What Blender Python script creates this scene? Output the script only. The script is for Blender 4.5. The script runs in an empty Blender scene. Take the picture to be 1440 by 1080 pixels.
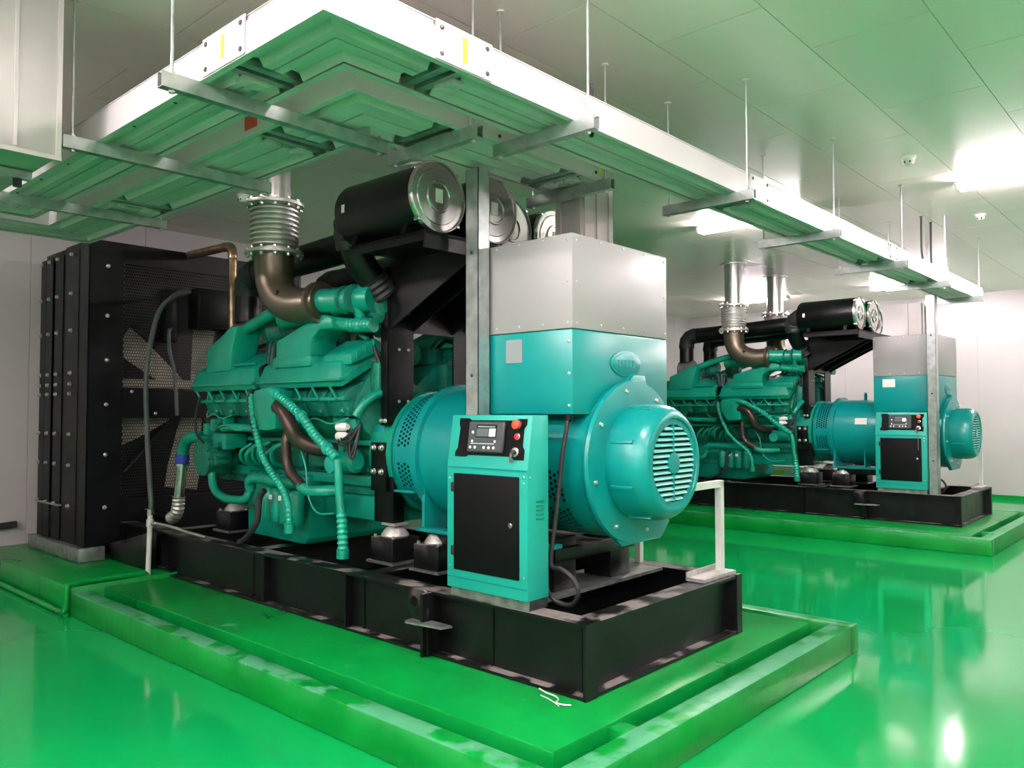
import bpy, bmesh, math, random
from mathutils import Vector, Matrix
random.seed(7)
S = bpy.context.scene
COL = S.collection
PI = math.pi
# ------------------------------------------------------------------ camera
cam_d = bpy.data.cameras.new('camera'); cam = bpy.data.objects.new('camera', cam_d); COL.objects.link(cam)
cam_d.sensor_fit = 'HORIZONTAL'; cam_d.sensor_width = 36.0; cam_d.lens = 1118.43/1440*36.0
cam_d.clip_start = 0.05; cam_d.clip_end = 80
RW = Matrix(((0.74234676, 0.02454534, 0.66956613), (0.67001353, -0.02454505, -0.741943), (-0.00177671, 0.99939735, -0.03466665)))
cam.matrix_world = Matrix.Translation((0, 0, 1.53)) @ RW.to_4x4()
S.camera = cam
# ------------------------------------------------------------------ world, exposure
W = bpy.data.worlds.new('world'); S.world = W; W.use_nodes = True
W.node_tree.nodes['Background'].inputs[0].default_value = (0.9, 0.95, 1, 1)
W.node_tree.nodes['Background'].inputs[1].default_value = 0.3
S.view_settings.view_transform = 'Standard'; S.view_settings.look = 'None'
S.view_settings.gamma = 1.0; S.view_settings.use_curve_mapping = False
S.view_settings.exposure = 1.08
CEIL = 3.63
# ceiling lamp positions (start x, y); the lamps themselves are built further down
LAMPS = [(-1.81, 2.3), (0.81, 2.3), (-4.43, 8.1), (-1.81, 8.1), (0.81, 8.1), (-4.43, 13.9), (-1.81, 13.9), (0.81, 13.9), (-7.05, 13.9),
         (-4.43, -0.5), (-1.81, -0.5), (0.81, -0.5), (-7.05, -0.5), (-4.43, -3.3), (-1.81, -3.3), (0.81, -3.3)]
LAMP_RGB = (1.0, .84, .90)
# ------------------------------------------------------------------ materials
def lin(c):
    return tuple(((v/255)/12.92 if v/255 <= .04045 else ((v/255+.055)/1.055)**2.4) for v in c) + (1,)
MATS = {}
def mat(name, rgb, rough=.5, metal=0., var=.0, scale=8., bump=0., bscale=40., rvar=0., rgb2=None, coat=0., emit=0., wear=None, spec=None):
    m = bpy.data.materials.new(name); m.use_nodes = True; nt = m.node_tree; b = nt.nodes['Principled BSDF']
    c = lin(rgb); b.inputs['Base Color'].default_value = c
    b.inputs['Roughness'].default_value = rough; b.inputs['Metallic'].default_value = metal
    if spec is not None: b.inputs['Specular IOR Level'].default_value = spec
    if coat: b.inputs['Coat Weight'].default_value = coat; b.inputs['Coat Roughness'].default_value = .08
    tc = nt.nodes.new('ShaderNodeTexCoord')
    if var or rgb2 or rvar:
        n = nt.nodes.new('ShaderNodeTexNoise'); n.inputs['Scale'].default_value = scale; n.inputs['Detail'].default_value = 5
        nt.links.new(tc.outputs['Object'], n.inputs['Vector'])
        r = nt.nodes.new('ShaderNodeValToRGB')
        c2 = lin(rgb2) if rgb2 else tuple(v*(1-var) for v in c[:3])+(1,)
        c1 = c if rgb2 else tuple(min(1, v*(1+var)) for v in c[:3])+(1,)
        r.color_ramp.elements[0].color = c2; r.color_ramp.elements[1].color = c1
        r.color_ramp.elements[0].position = .35; r.color_ramp.elements[1].position = .65
        nt.links.new(n.outputs['Fac'], r.inputs['Fac']); last = r.outputs['Color']
        if wear:
            n3 = nt.nodes.new('ShaderNodeTexNoise'); n3.inputs['Scale'].default_value = wear[1]; n3.inputs['Detail'].default_value = 8
            nt.links.new(tc.outputs['Object'], n3.inputs['Vector'])
            r3 = nt.nodes.new('ShaderNodeValToRGB'); r3.color_ramp.elements[0].position = wear[2]; r3.color_ramp.elements[1].position = wear[2]+.08
            nt.links.new(n3.outputs['Fac'], r3.inputs['Fac'])
            fac = r3.outputs['Color']
            if len(wear) > 3:      # settled dust and scuffs: only on faces that look up
                g = nt.nodes.new('ShaderNodeNewGeometry'); sx = nt.nodes.new('ShaderNodeSeparateXYZ'); nt.links.new(g.outputs['Normal'], sx.inputs[0])
                mm = nt.nodes.new('ShaderNodeMath'); mm.operation = 'MULTIPLY'; mm.use_clamp = True
                nt.links.new(r3.outputs['Color'], mm.inputs[0]); nt.links.new(sx.outputs['Z'], mm.inputs[1]); fac = mm.outputs[0]
            mx = nt.nodes.new('ShaderNodeMix'); mx.data_type = 'RGBA'
            nt.links.new(fac, mx.inputs[0]); nt.links.new(last, mx.inputs[6]); mx.inputs[7].default_value = lin(wear[0]); last = mx.outputs[2]
        nt.links.new(last, b.inputs['Base Color'])
        if rvar:
            mr = nt.nodes.new('ShaderNodeMapRange'); mr.inputs[3].default_value = max(0, rough-rvar); mr.inputs[4].default_value = rough+rvar
            nt.links.new(n.outputs['Fac'], mr.inputs[0]); nt.links.new(mr.outputs[0], b.inputs['Roughness'])
    if bump:
        n2 = nt.nodes.new('ShaderNodeTexNoise'); n2.inputs['Scale'].default_value = bscale; n2.inputs['Detail'].default_value = 3
        nt.links.new(tc.outputs['Object'], n2.inputs['Vector'])
        bp = nt.nodes.new('ShaderNodeBump'); bp.inputs['Strength'].default_value = bump; bp.inputs['Distance'].default_value = .02
        nt.links.new(n2.outputs['Fac'], bp.inputs['Height']); nt.links.new(bp.outputs['Normal'], b.inputs['Normal'])
    if emit:
        b.inputs['Emission Color'].default_value = (*LAMP_RGB, 1); b.inputs['Emission Strength'].default_value = emit
    MATS[name] = m
    return m
mat('floor_paint', (10, 154, 76), .09, var=.06, scale=.9, bump=.035, bscale=3.0, rvar=.05)
mat('plinth_paint', (3, 130, 52), .3, spec=.3, var=.14, scale=2.5, bump=.10, bscale=9, rvar=.08, wear=((60, 150, 100), 7., .66, True))
mat('kerb_paint', (2, 130, 46), .34, spec=.25, var=.14, scale=2.5, bump=.15, bscale=14, rvar=.08, wear=((74, 152, 108), 5., .42, True))
mat('ceiling_panel', (238, 222, 218), .24, var=.02, scale=1.2, bump=.04, bscale=1.6)
mat('wall_panel', (178, 174, 173), .35, var=.02, scale=1.)
mat('lit_joint', (186, 182, 174), .6)  # joints and backing, paled to paint in the highlights along the ceiling seams
mat('engine_green', (0, 136, 110), .36, var=.10, scale=6, bump=.05, bscale=60)
mat('engine_cast_shaded', (0, 108, 86), .5, var=.2, scale=14, bump=.3, bscale=50)  # rough casting green, darkened to paint in the shade of the engine recesses
mat('alternator_teal', (3, 132, 127), .30, var=.04, scale=3, bump=.02, bscale=90)
mat('panel_teal', (24, 158, 142), .42, var=.02, scale=4)
mat('box_grey', (146, 146, 144), .38, var=.015, scale=3)
mat('black_paint', (7, 8, 9), .36, spec=.3, var=.25, scale=7, rvar=.1, bump=.04, bscale=60)
mat('base_black', (8, 9, 10), .36, spec=.38, var=.3, scale=6, rvar=.12, bump=.06, bscale=50, wear=((128, 120, 116), 5., .50, True))
mat('radiator_black', (5, 7, 8), .42, spec=.22, var=.3, scale=5, rvar=.1)
mat('mesh_black', (10, 11, 12), .45)
mat('void_black', (4, 5, 6), .6, spec=.15)
mat('rubber', (28, 30, 30), .6)
mat('hose_grey', (62, 70, 68), .6)
mat('zinc', (176, 184, 180), .34, .75, var=.16, scale=16, rvar=.1)
mat('zinc_dark', (140, 146, 142), .4, .7, var=.3, scale=14, rvar=.1)
mat('tray_white', (198, 193, 193), .36, .1, var=.02, scale=3)
mat('duct_zinc', (180, 177, 172), .46, .3, var=.05, scale=3, rvar=.05)
mat('steel', (196, 196, 192), .22, .95, rvar=.06, var=.05)
mat('steel_bolt', (205, 205, 200), .3, .85)
mat('bellows', (196, 196, 190), .38, .7, var=.08)
mat('burnt_steel', (104, 100, 84), .36, .75, rgb2=(112, 98, 84), scale=4, rvar=.08)
mat('brown_pipe', (72, 58, 52), .34, .5, var=.15)
mat('rust_steel', (176, 158, 132), .25, .85, rgb2=(132, 96, 62), scale=9)
mat('mount_cap', (186, 184, 178), .42, .5, var=.15, scale=20)
mat('blade', (176, 170, 150), .5, var=.12, scale=6)
mat('white', (236, 234, 230), .5)
mat('sticker', (222, 222, 214), .5)
mat('sticker_grey', (150, 160, 158), .4, .3)
mat('yellow', (226, 222, 50), .5)
mat('red', (214, 40, 36), .4)
mat('orange_red', (226, 74, 46), .5)
mat('blue', (36, 52, 150), .5)
mat('screen_grey', (70, 76, 78), .25)
mat('lcd', (96, 106, 108), .2)
mat('bar_white', (214, 214, 208), .45, .1, var=.05, scale=6)
mat('plastic_dark', (44, 48, 50), .45)
mat('lamp_glow', (255, 250, 252), .5, emit=150)
mat('wire', (40, 150, 120), .5)
mat('hose_green', (4, 152, 124), .42, var=.05)
# ------------------------------------------------------------------ mesh builder
class MB:
    def __init__(s, o=(0, 0, 0)):
        s.v = []; s.f = []; s.o = Vector(o)
    def add(s, vs, fs):
        n = len(s.v); s.v += [Vector(p) for p in vs]; s.f += [tuple(n+i for i in f) for f in fs]; return s
    def box(s, x0, x1, y0, y1, z0, z1, bev=0.):
        if bev <= 0:
            vs = [(x, y, z) for z in (z0, z1) for y in (y0, y1) for x in (x0, x1)]
            return s.add(vs, [(0, 2, 3, 1), (4, 5, 7, 6), (0, 1, 5, 4), (2, 6, 7, 3), (0, 4, 6, 2), (1, 3, 7, 5)])
        bm = bmesh.new(); bmesh.ops.create_cube(bm, size=1)
        for v in bm.verts: v.co = Vector(((x0+x1)/2+v.co.x*(x1-x0), (y0+y1)/2+v.co.y*(y1-y0), (z0+z1)/2+v.co.z*(z1-z0)))
        bmesh.ops.bevel(bm, geom=bm.edges[:], offset=bev, segments=2, affect='EDGES', profile=.5)
        return s.bm(bm)
    def bm(s, bm):
        bm.verts.index_update(); s.add([v.co.copy() for v in bm.verts], [[v.index for v in f.verts] for f in bm.faces]); bm.free(); return s
    def prism(s, prof, axis, a, b, bev=0.):
        # prof: 2D points; axis 'x': (y,z), 'y': (x,z), 'z': (x,y)
        def p3(p, t): return {'x': (t, p[0], p[1]), 'y': (p[0], t, p[1]), 'z': (p[0], p[1], t)}[axis]
        n = len(prof); bm = bmesh.new()
        A = [bm.verts.new(p3(p, a)) for p in prof]; B = [bm.verts.new(p3(p, b)) for p in prof]
        bm.faces.new(A); bm.faces.new(B[::-1])
        for i in range(n): bm.faces.new((A[i], B[i], B[(i+1) % n], A[(i+1) % n]))
        bmesh.ops.recalc_face_normals(bm, faces=bm.faces[:])
        if bev: bmesh.ops.bevel(bm, geom=bm.edges[:], offset=bev, segments=2, affect='EDGES', profile=.5)
        return s.bm(bm)
    def tube(s, pts, r, n=12, cap=True, smooth=True, sub=6, corr=0., step=.012):
        P = [Vector(p) for p in pts]
        if smooth and len(P) > 2:
            Q = []
            E = [P[0]*2-P[1]]+P+[P[-1]*2-P[-2]]
            for i in range(1, len(E)-2):
                for k in range(sub):
                    t = k/sub; a, b, c, d = E[i-1], E[i], E[i+1], E[i+2]
                    Q.append(.5*((2*b)+(c-a)*t+(2*a-5*b+4*c-d)*t*t+(3*b-a-3*c+d)*t**3))
            P = Q+[P[-1]]
        if corr:
            # resample evenly, alternate radius
            L = [0]
            for i in range(1, len(P)): L.append(L[-1]+(P[i]-P[i-1]).length)
            m = max(4, int(L[-1]/step)); Q = []; j = 0
            for k in range(m+1):
                d = L[-1]*k/m
                while j < len(P)-2 and L[j+1] < d: j += 1
                t = (d-L[j])/max(1e-9, L[j+1]-L[j]); Q.append(P[j].lerp(P[j+1], min(1, t)))
            P = Q
        rad = r if callable(r) else (lambda i, m: r*(1-corr*(i % 2)))
        T = (P[1]-P[0]).normalized(); U = T.orthogonal().normalized(); vs = []; fs = []
        for i, p in enumerate(P):
            t = (P[min(i+1, len(P)-1)]-P[max(i-1, 0)]).normalized()
            U = (U-t*U.dot(t)).normalized(); V = t.cross(U); R = rad(i, len(P))
            vs += [p+(U*math.cos(2*PI*k/n)+V*math.sin(2*PI*k/n))*R for k in range(n)]
        for i in range(len(P)-1):
            for k in range(n):
                a = i*n+k; b = i*n+(k+1) % n; fs.append((a, b, b+n, a+n))
        if cap: fs.append(tuple(range(n))[::-1]); fs.append(tuple((len(P)-1)*n+k for k in range(n)))
        return s.add(vs, fs)
    def cyl(s, a, b, r, n=20, r2=None):
        r2 = r if r2 is None else r2
        return s.tube([a, b], lambda i, m: r if i == 0 else r2, n, smooth=False)
    def lathe(s, prof, c, axis='x', n=48):
        # prof: (t along axis, radius); c centre
        vs = []; fs = []; m = len(prof)
        for t, r in prof:
            for k in range(n):
                a = 2*PI*k/n; u, v = r*math.cos(a), r*math.sin(a)
                p = {'x': (t, u, v), 'y': (u, t, v), 'z': (u, v, t)}[axis]
                vs.append((p[0]+c[0], p[1]+c[1], p[2]+c[2]))
        for i in range(m-1):
            for k in range(n):
                a = i*n+k; b = i*n+(k+1) % n; fs.append((a, b, b+n, a+n))
        fs.append(tuple(range(n))[::-1]); fs.append(tuple((m-1)*n+k for k in range(n)))
        return s.add(vs, fs)
    def perf(s, fn, nu, nv, hu, hv, skip=None):
        # perforated sheet: fn(u,v) in 0..1 -> point ; staggered rows, each cell with a real opening
        for j in range(nv):
            off = .5 if j % 2 else 0.
            for i in range(-1 if off else 0, nu):
                u0 = max(0, (i+off)/nu); u1 = min(1, (i+1+off)/nu); v0 = j/nv; v1 = (j+1)/nv
                if u1-u0 < 1e-6: continue
                if (u1-u0)*nu < .9 or (skip and skip((u0+u1)/2, (v0+v1)/2)):
                    s.add([fn(u0, v0), fn(u1, v0), fn(u1, v1), fn(u0, v1)], [(0, 1, 2, 3)]); continue
                du = (u1-u0)*(1-hu)/2; dv = (v1-v0)*(1-hv)/2
                o = [(u0, v0), (u1, v0), (u1, v1), (u0, v1)]; q = [(u0+du, v0+dv), (u1-du, v0+dv), (u1-du, v1-dv), (u0+du, v1-dv)]
                s.add([fn(*p) for p in o+q], [(0, 1, 5, 4), (1, 2, 6, 5), (2, 3, 7, 6), (3, 0, 4, 7)])
        return s
    def mesh(s, name, m, ang=35, recalc=True):
        me = bpy.data.meshes.new(name); me.from_pydata([v-s.o for v in s.v], [], s.f)
        if recalc:
            bm = bmesh.new(); bm.from_mesh(me); bmesh.ops.recalc_face_normals(bm, faces=bm.faces[:]); bm.to_mesh(me); bm.free()
        me.materials.append(MATS[m])
        me.polygons.foreach_set('use_smooth', [True]*len(me.polygons)); me.set_sharp_from_angle(angle=math.radians(ang)); me.update()
        return me
    def build(s, name, m, parent=None, ang=35, **k):
        o = bpy.data.objects.new(name, s.mesh(name, m, ang)); COL.objects.link(o)
        if parent: o.parent = parent
        return tag(o, **k)
def tag(o, label=None, cat=None, group=None, kind=None):
    if label: o['label'] = label
    if cat: o['category'] = cat
    if group: o['group'] = group
    if kind: o['kind'] = kind
    return o
def empty(name, loc, label, cat, group=None, rz=0):
    o = bpy.data.objects.new(name, None); COL.objects.link(o); o.location = loc; o.rotation_euler.z = rz; o.empty_display_size = .1
    return tag(o, label, cat, group)
def inst(name, me, parent, loc, rot=(0, 0, 0), scale=None, **k):
    o = bpy.data.objects.new(name, me); COL.objects.link(o); o.parent = parent; o.location = loc; o.rotation_euler = rot
    if scale: o.scale = scale
    return tag(o, **k)
def copy_tree(o, parent=None):
    c = o.copy(); COL.objects.link(c); c.parent = parent
    for ch in list(o.children): copy_tree(ch, c)
    return c
# ------------------------------------------------------------------ the room
XL, XR, YN, YB = -9.05, 2.7, -4.2, 16.0
MB().box(XL-.2, XR+.2, YN-.2, YB+.2, -.2, 0).build('floor', 'floor_paint', kind='structure')
def wall(name, axis, pos, a, b, side, pw, start):
    """backing slab with sheet panels standing proud of thin joints; side = direction the face looks"""
    d = side
    base = MB()
    if axis == 'x': base.box(min(pos, pos-d*.2), max(pos, pos-d*.2), a, b, 0, CEIL)
    else: base.box(a, b, min(pos, pos-d*.2), max(pos, pos-d*.2), 0, CEIL)
    w = base.build(name, 'lit_joint', kind='structure')
    shared = None; t = start
    while t < b:
        lo, hi = max(a, t)+.003, min(b, t+pw)-.003
        if hi-lo > .05:
            m = MB((0, 0, 0))
            if axis == 'x': m.box(min(pos, pos+d*.008), max(pos, pos+d*.008), lo, hi, .0, CEIL-.004)
            else: m.box(lo, hi, min(pos, pos+d*.008), max(pos, pos+d*.008), .0, CEIL-.004)
            m.build('wall_sheet', 'wall_panel', w)
        t += pw
    return w
wall('wall_left', 'x', XL, YN, YB, 1, 1.15, -4.2)
wall('wall_back', 'y', YB, XL, XR, -1, 1.15, XL)
wall('wall_right', 'x', XR, YN, YB, -1, 1.15, -4.2)
wall('wall_front', 'y', YN, XL, XR, 1, 1.15, XL)
MB().box(XL+.01, XR, YB-.03, YB-.009, 0, .07).build('baseboard_back', 'plinth_paint', kind='structure')
c_slab = MB().box(XL, XR, YN, YB, CEIL, CEIL+.2).build('ceiling', 'lit_joint', kind='structure')
PX, PY = .635, 1.27
pm = MB().box(.0025, PX-.0025, .0025, PY-.0025, -.006, .0).mesh('ceiling_panel', 'ceiling_panel')
nx = int((XR-XL)/PX)+2; x = -1.75-PX*12
k = 0
while x < XR:
    y = 1.98-PY*5+(.635 if k % 2 else 0)
    while y < YB:
        if x+PX <= XR+.01 and x >= XL-.4:
            y1 = min(y+PY, YB); sx = 1.; lx = x
            if x < XL: lx = XL; sx = (x+PX-XL)/PX
            inst('ceiling_panel', pm, c_slab, (lx, y, CEIL), scale=(sx, (y1-y)/PY, 1))
        y += PY
    x += PX; k += 1
# ------------------------------------------------------------------ ceiling lamps
LAMP_LABEL = {(-4.43, 8.1): 'fluorescent batten light on the ceiling just behind the outer cable tray', (-1.81, 8.1): 'fluorescent batten light on the ceiling between the two smoke detectors',
              (-4.43, 13.9): 'fluorescent batten light on the ceiling above the back generator air filters', (-7.05, 13.9): 'fluorescent batten light behind the exhaust pipes of the back generator'}
lamp_root = None
for i, (lx, ly) in enumerate(LAMPS):
    if lamp_root is None:
        lamp_root = r = empty('ceiling_light', (lx, ly, CEIL-.006), 'long white fluorescent batten light fixed to the ceiling', 'ceiling light', 'batten lights on the ceiling')
        MB().box(0, 1.2, -.035, .035, -.045, 0, .006).build('housing', 'white', r)
        MB().prism([(-.05, -.012), (-.05, -.02), (-.035, -.05), (.035, -.05), (.05, -.02), (.05, -.012)], 'x', 0, 1.2).build('reflector', 'white', r)
        for sy in (-.055, .055):
            t = MB().cyl((.02, sy, -.062), (1.18, sy, -.062), .014, 12).build('tube', 'lamp_glow', r)
        for ex in (.01, 1.19): MB().box(ex-.012, ex+.012, -.085, .085, -.08, -.02, .003).build('end_holder', 'white', r)
    else:
        r = copy_tree(lamp_root); r.location = (lx, ly, CEIL-.006)
        if (lx, ly) in LAMP_LABEL: r['label'] = LAMP_LABEL[(lx, ly)]
# ------------------------------------------------------------------ plinths
def plinth(dy, dx, label, klabel, group):
    o = (-4.5+dx, 3.79+dy, 0)
    p = empty('concrete_plinth', o, label, 'plinth', group)
    q = MB((-4.5, 3.79, 0))
    q.box(-6.5, -2.03, 2.49, 5.08, 0, .18, .012); q.build('slab', 'plinth_paint', p)
    q = MB((-4.5, 3.79, 0)); q.box(XL+.02-dx, -6.5, 2.25, 5.3, 0, .215, .012); q.build('radiator_slab', 'plinth_paint', p)
    kk = empty('drain_kerb', o, klabel, 'kerb', 'green kerbs around the plinths')
    MB((-4.5, 3.79, 0)).box(-6.49, -1.8, 2.25, 2.37, 0, .176, .01).build('kerb_side', 'kerb_paint', kk)
    MB((-4.5, 3.79, 0)).box(-6.49, -1.8, 5.17, 5.29, 0, .176, .01).build('kerb_side', 'kerb_paint', kk)
    MB((-4.5, 3.79, 0)).box(-1.93, -1.8, 2.371, 5.169, 0, .176, .01).build('kerb_end', 'kerb_paint', kk)
    MB((-4.5, 3.79, 0)).box(-2.028, -1.932, 2.86, 2.96, 0, .165, .004).build('bridge', 'plinth_paint', kk)
G2 = Vector((-.09, 7.35, 0))
plinth(0, 0, 'green painted concrete plinth under the generator by the grey riser and drain pipe', 'low green kerb round the plinth with the drain pipe on it', 'green concrete plinths')
plinth(G2.y, G2.x, 'green painted concrete plinth along the white back wall', 'low green kerb round the plinth along the back wall', 'green concrete plinths')
# ================================================================== generator set (built at the first plinth, then copied)
O = Vector((-4.5, 3.79, .18))
AY, AZ = 3.79, 1.25
gen = empty('diesel_generator', O, 'teal diesel generator with black radiator, on the plinth with the drain pipe', 'generator', 'diesel generator sets')
def M(): return MB(O)
def mir(y): return 2*AY-y
bolt_me = MB().lathe([(0, .012), (.004, .014), (.005, .0105), (.014, .0105), (.017, .007)], (0, 0, 0), 'z', 8).mesh('bolt', 'steel_bolt')
bolt_g = MB().lathe([(0, .010), (.003, .012), (.004, .009), (.012, .009), (.014, .006)], (0, 0, 0), 'z', 6).mesh('bolt', 'engine_green')
AX = {'-y': (PI/2, 0, 0), '+x': (0, PI/2, 0), '+z': (0, 0, 0), '+y': (-PI/2, 0, 0)}
def bolt(par, p, ax='-y', me=None, sc=1.):
    return inst('bolt', me or bolt_me, par, Vector(p)-O, AX[ax], (sc, sc, sc))
# ---- base frame
def ibeam(y0, y1, z0, z1, tf=.016, tw=.012):
    c = (y0+y1)/2
    return [(y0, z0), (y1, z0), (y1, z0+tf), (c+tw/2, z0+tf), (c+tw/2, z1-tf), (y1, z1-tf), (y1, z1), (y0, z1), (y0, z1-tf), (c-tw/2, z1-tf), (c-tw/2, z0+tf), (y0, z0+tf)]
BT = .535
base = M().prism(ibeam(3.0, 3.13, .182, BT), 'x', -6.49, -2.26).build('base_frame', 'base_black', gen)
M().prism(ibeam(mir(3.13), mir(3.0), .182, BT), 'x', -6.49, -2.26).build('beam', 'base_black', base)
for ya_ in (3.0, mir(3.13)): M().prism(ibeam(ya_, ya_+.13, .218, BT), 'x', -8.6, -6.49).build('rear_beam', 'base_black', base)
for xx in (-2.38, -2.96, -4.05, -5.35, -6.75, -8.45):
    q = M().prism(ibeam(xx, xx+.13, .22 if xx < -6.5 else .184, BT-.003), 'y', 3.05, mir(3.05)); q.build('cross_beam', 'base_black', base)
M().box(-2.262, -2.245, 2.995, 3.09, .182, BT+.002).build('end_plate', 'base_black', base)
M().box(-2.262, -2.245, mir(3.06), mir(2.995), .182, BT+.002).build('end_plate', 'base_black', base)
for xx in (-6.67, -5.06, -4.11, -7.9):
    M().box(xx-.006, xx+.006, 3.003, 3.059, .198, BT-.016).build('stiffener', 'base_black', base)
lug = M().prism([(-3.46, .52), (-3.44, .545), (-3.33, .545), (-3.31, .535), (-3.29, .19), (-3.31, .19), (-3.40, .36), (-3.46, .44)], 'y', 2.955, 2.975, .003).build('lifting_lug', 'base_black', base)
M().lathe([(-.012, .03), (.012, .03)], (-3.405, 2.966, .475), 'y', 16).build('lug_eye', 'void_black', base)
M().prism([(-3.42, 2.90), (-3.40, 2.89), (-3.16, 2.93), (-3.14, 2.995), (-3.42, 2.995)], 'z', .365, .378).build('lug_foot', 'zinc_dark', base)
M().box(-3.325, -3.305, 2.93, 3.06, .19, .53).build('lug_rib', 'base_black', base)
# ---- vibration mounts
def mount(x, y, w=.23, zt=.70):
    b = M().box(x-w/2, x+w/2, y-w/2, y+w/2, BT, zt, .006).build('vibration_mount', 'base_black', gen)
    M().lathe([(0, .090), (.008, .094), (.02, .090), (.05, .066), (.058, .06), (.075, .02)], (x, y, zt), 'z', 20).build('mount_cap', 'mount_cap', b)
    M().box(x-w/2-.02, x+w/2+.02, y-w/2-.02, y+w/2+.02, BT-.002, BT+.014).build('foot_plate', 'zinc_dark', b)
    for sx in (-1, 1): bolt(b, (x+sx*.092, y-.092, zt), '+z')
    return b
for xx in (-6.26, -4.17, -3.735):
    for yy in (3.45, mir(3.45)):
        b = mount(xx, yy)
        if xx < -4: M().box(xx-.07, xx+.07, yy-.06, yy+.06, .775, .79).build('top_plate', 'mount_cap', b)
M().box(-2.98, -2.78, 3.42, 3.62, BT, .83, .004).build('pedestal', 'base_black', gen)
M().box(-2.98, -2.78, mir(3.62), mir(3.42), BT, .83, .004).build('pedestal', 'base_black', gen)
# ---- engine
blk = [(3.45, .95), (3.45, 1.30), (3.33, 1.40), (3.25, 1.58), (3.44, 1.93), (3.60, 1.86), (3.79, 1.72)]
blk = blk+[(mir(y), z) for y, z in blk[::-1][1:]]
eng = M().prism(blk, 'x', -6.30, -4.34, .012).build('engine', 'engine_cast_shaded', gen)
# crankcase rails, side covers
M().box(-6.3, -4.30, 3.40, 3.46, 1.02, 1.09, .006).build('pan_rail', 'engine_green', eng)
M().box(-6.1, -4.34, 3.36, 3.44, 1.30, 1.335, .006).build('fuel_rail', 'engine_green', eng)
for i in range(7):
    xx = -6.18+i*.262
    M().box(xx, xx+.21, 3.425, 3.455, 1.11, 1.29, .008).build('side_cover', 'engine_cast_shaded', eng)
    bolt(eng, (xx+.03, 3.425, 1.27), '-y', bolt_g); bolt(eng, (xx+.18, 3.425, 1.13), '-y', bolt_g)
for sgn in (0, 1):
    f = (lambda y: mir(y)) if sgn else (lambda y: y)
    for i in range(8):
        xx = -6.28+i*.243
        pr = [(f(y), z) for y, z in ((3.22, 1.50), (3.17, 1.62), (3.22, 1.69), (3.42, 1.78), (3.40, 1.52))]
        h = M().prism(pr, 'x', xx, xx+.215, .006).build('cylinder_head', 'engine_cast_shaded', eng)
        if not sgn:
            M().cyl((xx+.05, 3.17, 1.60), (xx+.11, 3.15, 1.68), .007, 8).build('injector_line', 'engine_green', eng)
            M().lathe([(0, .022), (.02, .022), (.03, .012)], (xx+.15, 3.20, 1.535), 'x', 10).build('plug', 'engine_cast_shaded', eng)
    # intake housings
    for (a, b) in ((-6.40, -5.42), (-5.36, -4.33)):
        bm = bmesh.new()
        lo = [(a, 3.12, 1.755), (b, 3.12, 1.755), (b+.0, 3.42, 1.93), (a, 3.42, 1.93)]
        hi = [(a+.03, 3.155, 1.865), (b-.05, 3.155, 1.865), (b-.05, 3.385, 2.005), (a+.03, 3.385, 2.005)]
        fl = [(a, 3.135, 1.695), (b, 3.135, 1.695), (b, 3.44, 1.87), (a, 3.44, 1.87)]
        V = [[bm.verts.new((p[0], f(p[1]), p[2])) for p in L] for L in (fl, lo, hi)]
        bm.faces.new(V[0]); bm.faces.new(V[2])
        for L0, L1 in ((V[0], V[1]), (V[1], V[2])):
            for i in range(4): bm.faces.new((L0[i], L0[(i+1) % 4], L1[(i+1) % 4], L1[i]))
        bmesh.ops.bevel(bm, geom=bm.edges[:], offset=.010, segments=2, affect='EDGES', profile=.5)
        hs = M().bm(bm).build('intake_housing', 'engine_green', eng)
        fl2 = M(); ya, yb = f(3.105), f(3.15); fl2.box(a+.0, b+.004, min(ya, yb), max(ya, yb), 1.735, 1.757, .004); fl2.build('housing_lip', 'engine_green', eng)
        if sgn == 0:
            M().box(a+.02, b-.02, 3.16, 3.22, 1.605, 1.63, .004).build('bolt_rail', 'engine_green', eng)
            nb = 5
            for i in range(nb):
                xx = a+.1+i*(b-a-.2)/(nb-1)
                bolt(eng, (xx, 3.16, 1.617), '-y', bolt_g, 1.3)
                M().cyl((xx, 3.158, 1.62), (xx-.05, 3.14, 1.70), .009, 8).build('stud', 'engine_green', eng)
            for i in range(3):
                yy = 3.20+i*.06; bolt(eng, (b-.005, yy, 1.80+i*.036), '+x', bolt_g)
    # raised blocks and risers
    y0, y1 = sorted((f(3.135), f(3.36)))
    M().prism([(-5.155, 1.85), (-5.15, 2.045), (-5.0, 2.085), (-4.66, 2.185), (-4.56, 2.195), (-4.46, 2.165), (-4.46, 2.085), (-4.60, 2.09), (-4.70, 2.03), (-4.715, 1.85)], 'y', y0, y1, .022).build('riser', 'engine_green', eng)
    M().box(-5.19, -4.69, min(f(3.125), f(3.38)), max(f(3.125), f(3.38)), 1.84, 1.93, .03).build('riser_foot', 'engine_green', eng)
    M().tube([(-4.52, f(3.22), 2.13), (-4.44, f(3.21), 2.125), (-4.32, f(3.22), 2.105), (-4.2, f(3.25), 2.10)], .042, 14, corr=0).build('charge_pipe', 'engine_green', eng)
    M().tube([(-4.36, f(3.215), 2.11), (-4.16, f(3.26), 2.10)], .05, 14, corr=.12, smooth=False, step=.014).build('charge_hose', 'engine_green', eng)
    M().prism([(-6.20, 1.85), (-6.18, 2.05), (-5.98, 2.125), (-5.80, 2.205), (-5.70, 2.20), (-5.74, 2.10), (-5.785, 2.0), (-5.80, 1.85)], 'y', y0, y1, .022).build('riser', 'engine_green', eng)
    M().tube([(-5.85, f(3.23), 2.14), (-5.68, f(3.24), 2.20), (-5.45, f(3.26), 2.27), (-5.28, f(3.28), 2.31), (-5.15, f(3.30), 2.31)], .045, 14).build('charge_pipe', 'engine_green', eng)
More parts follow.
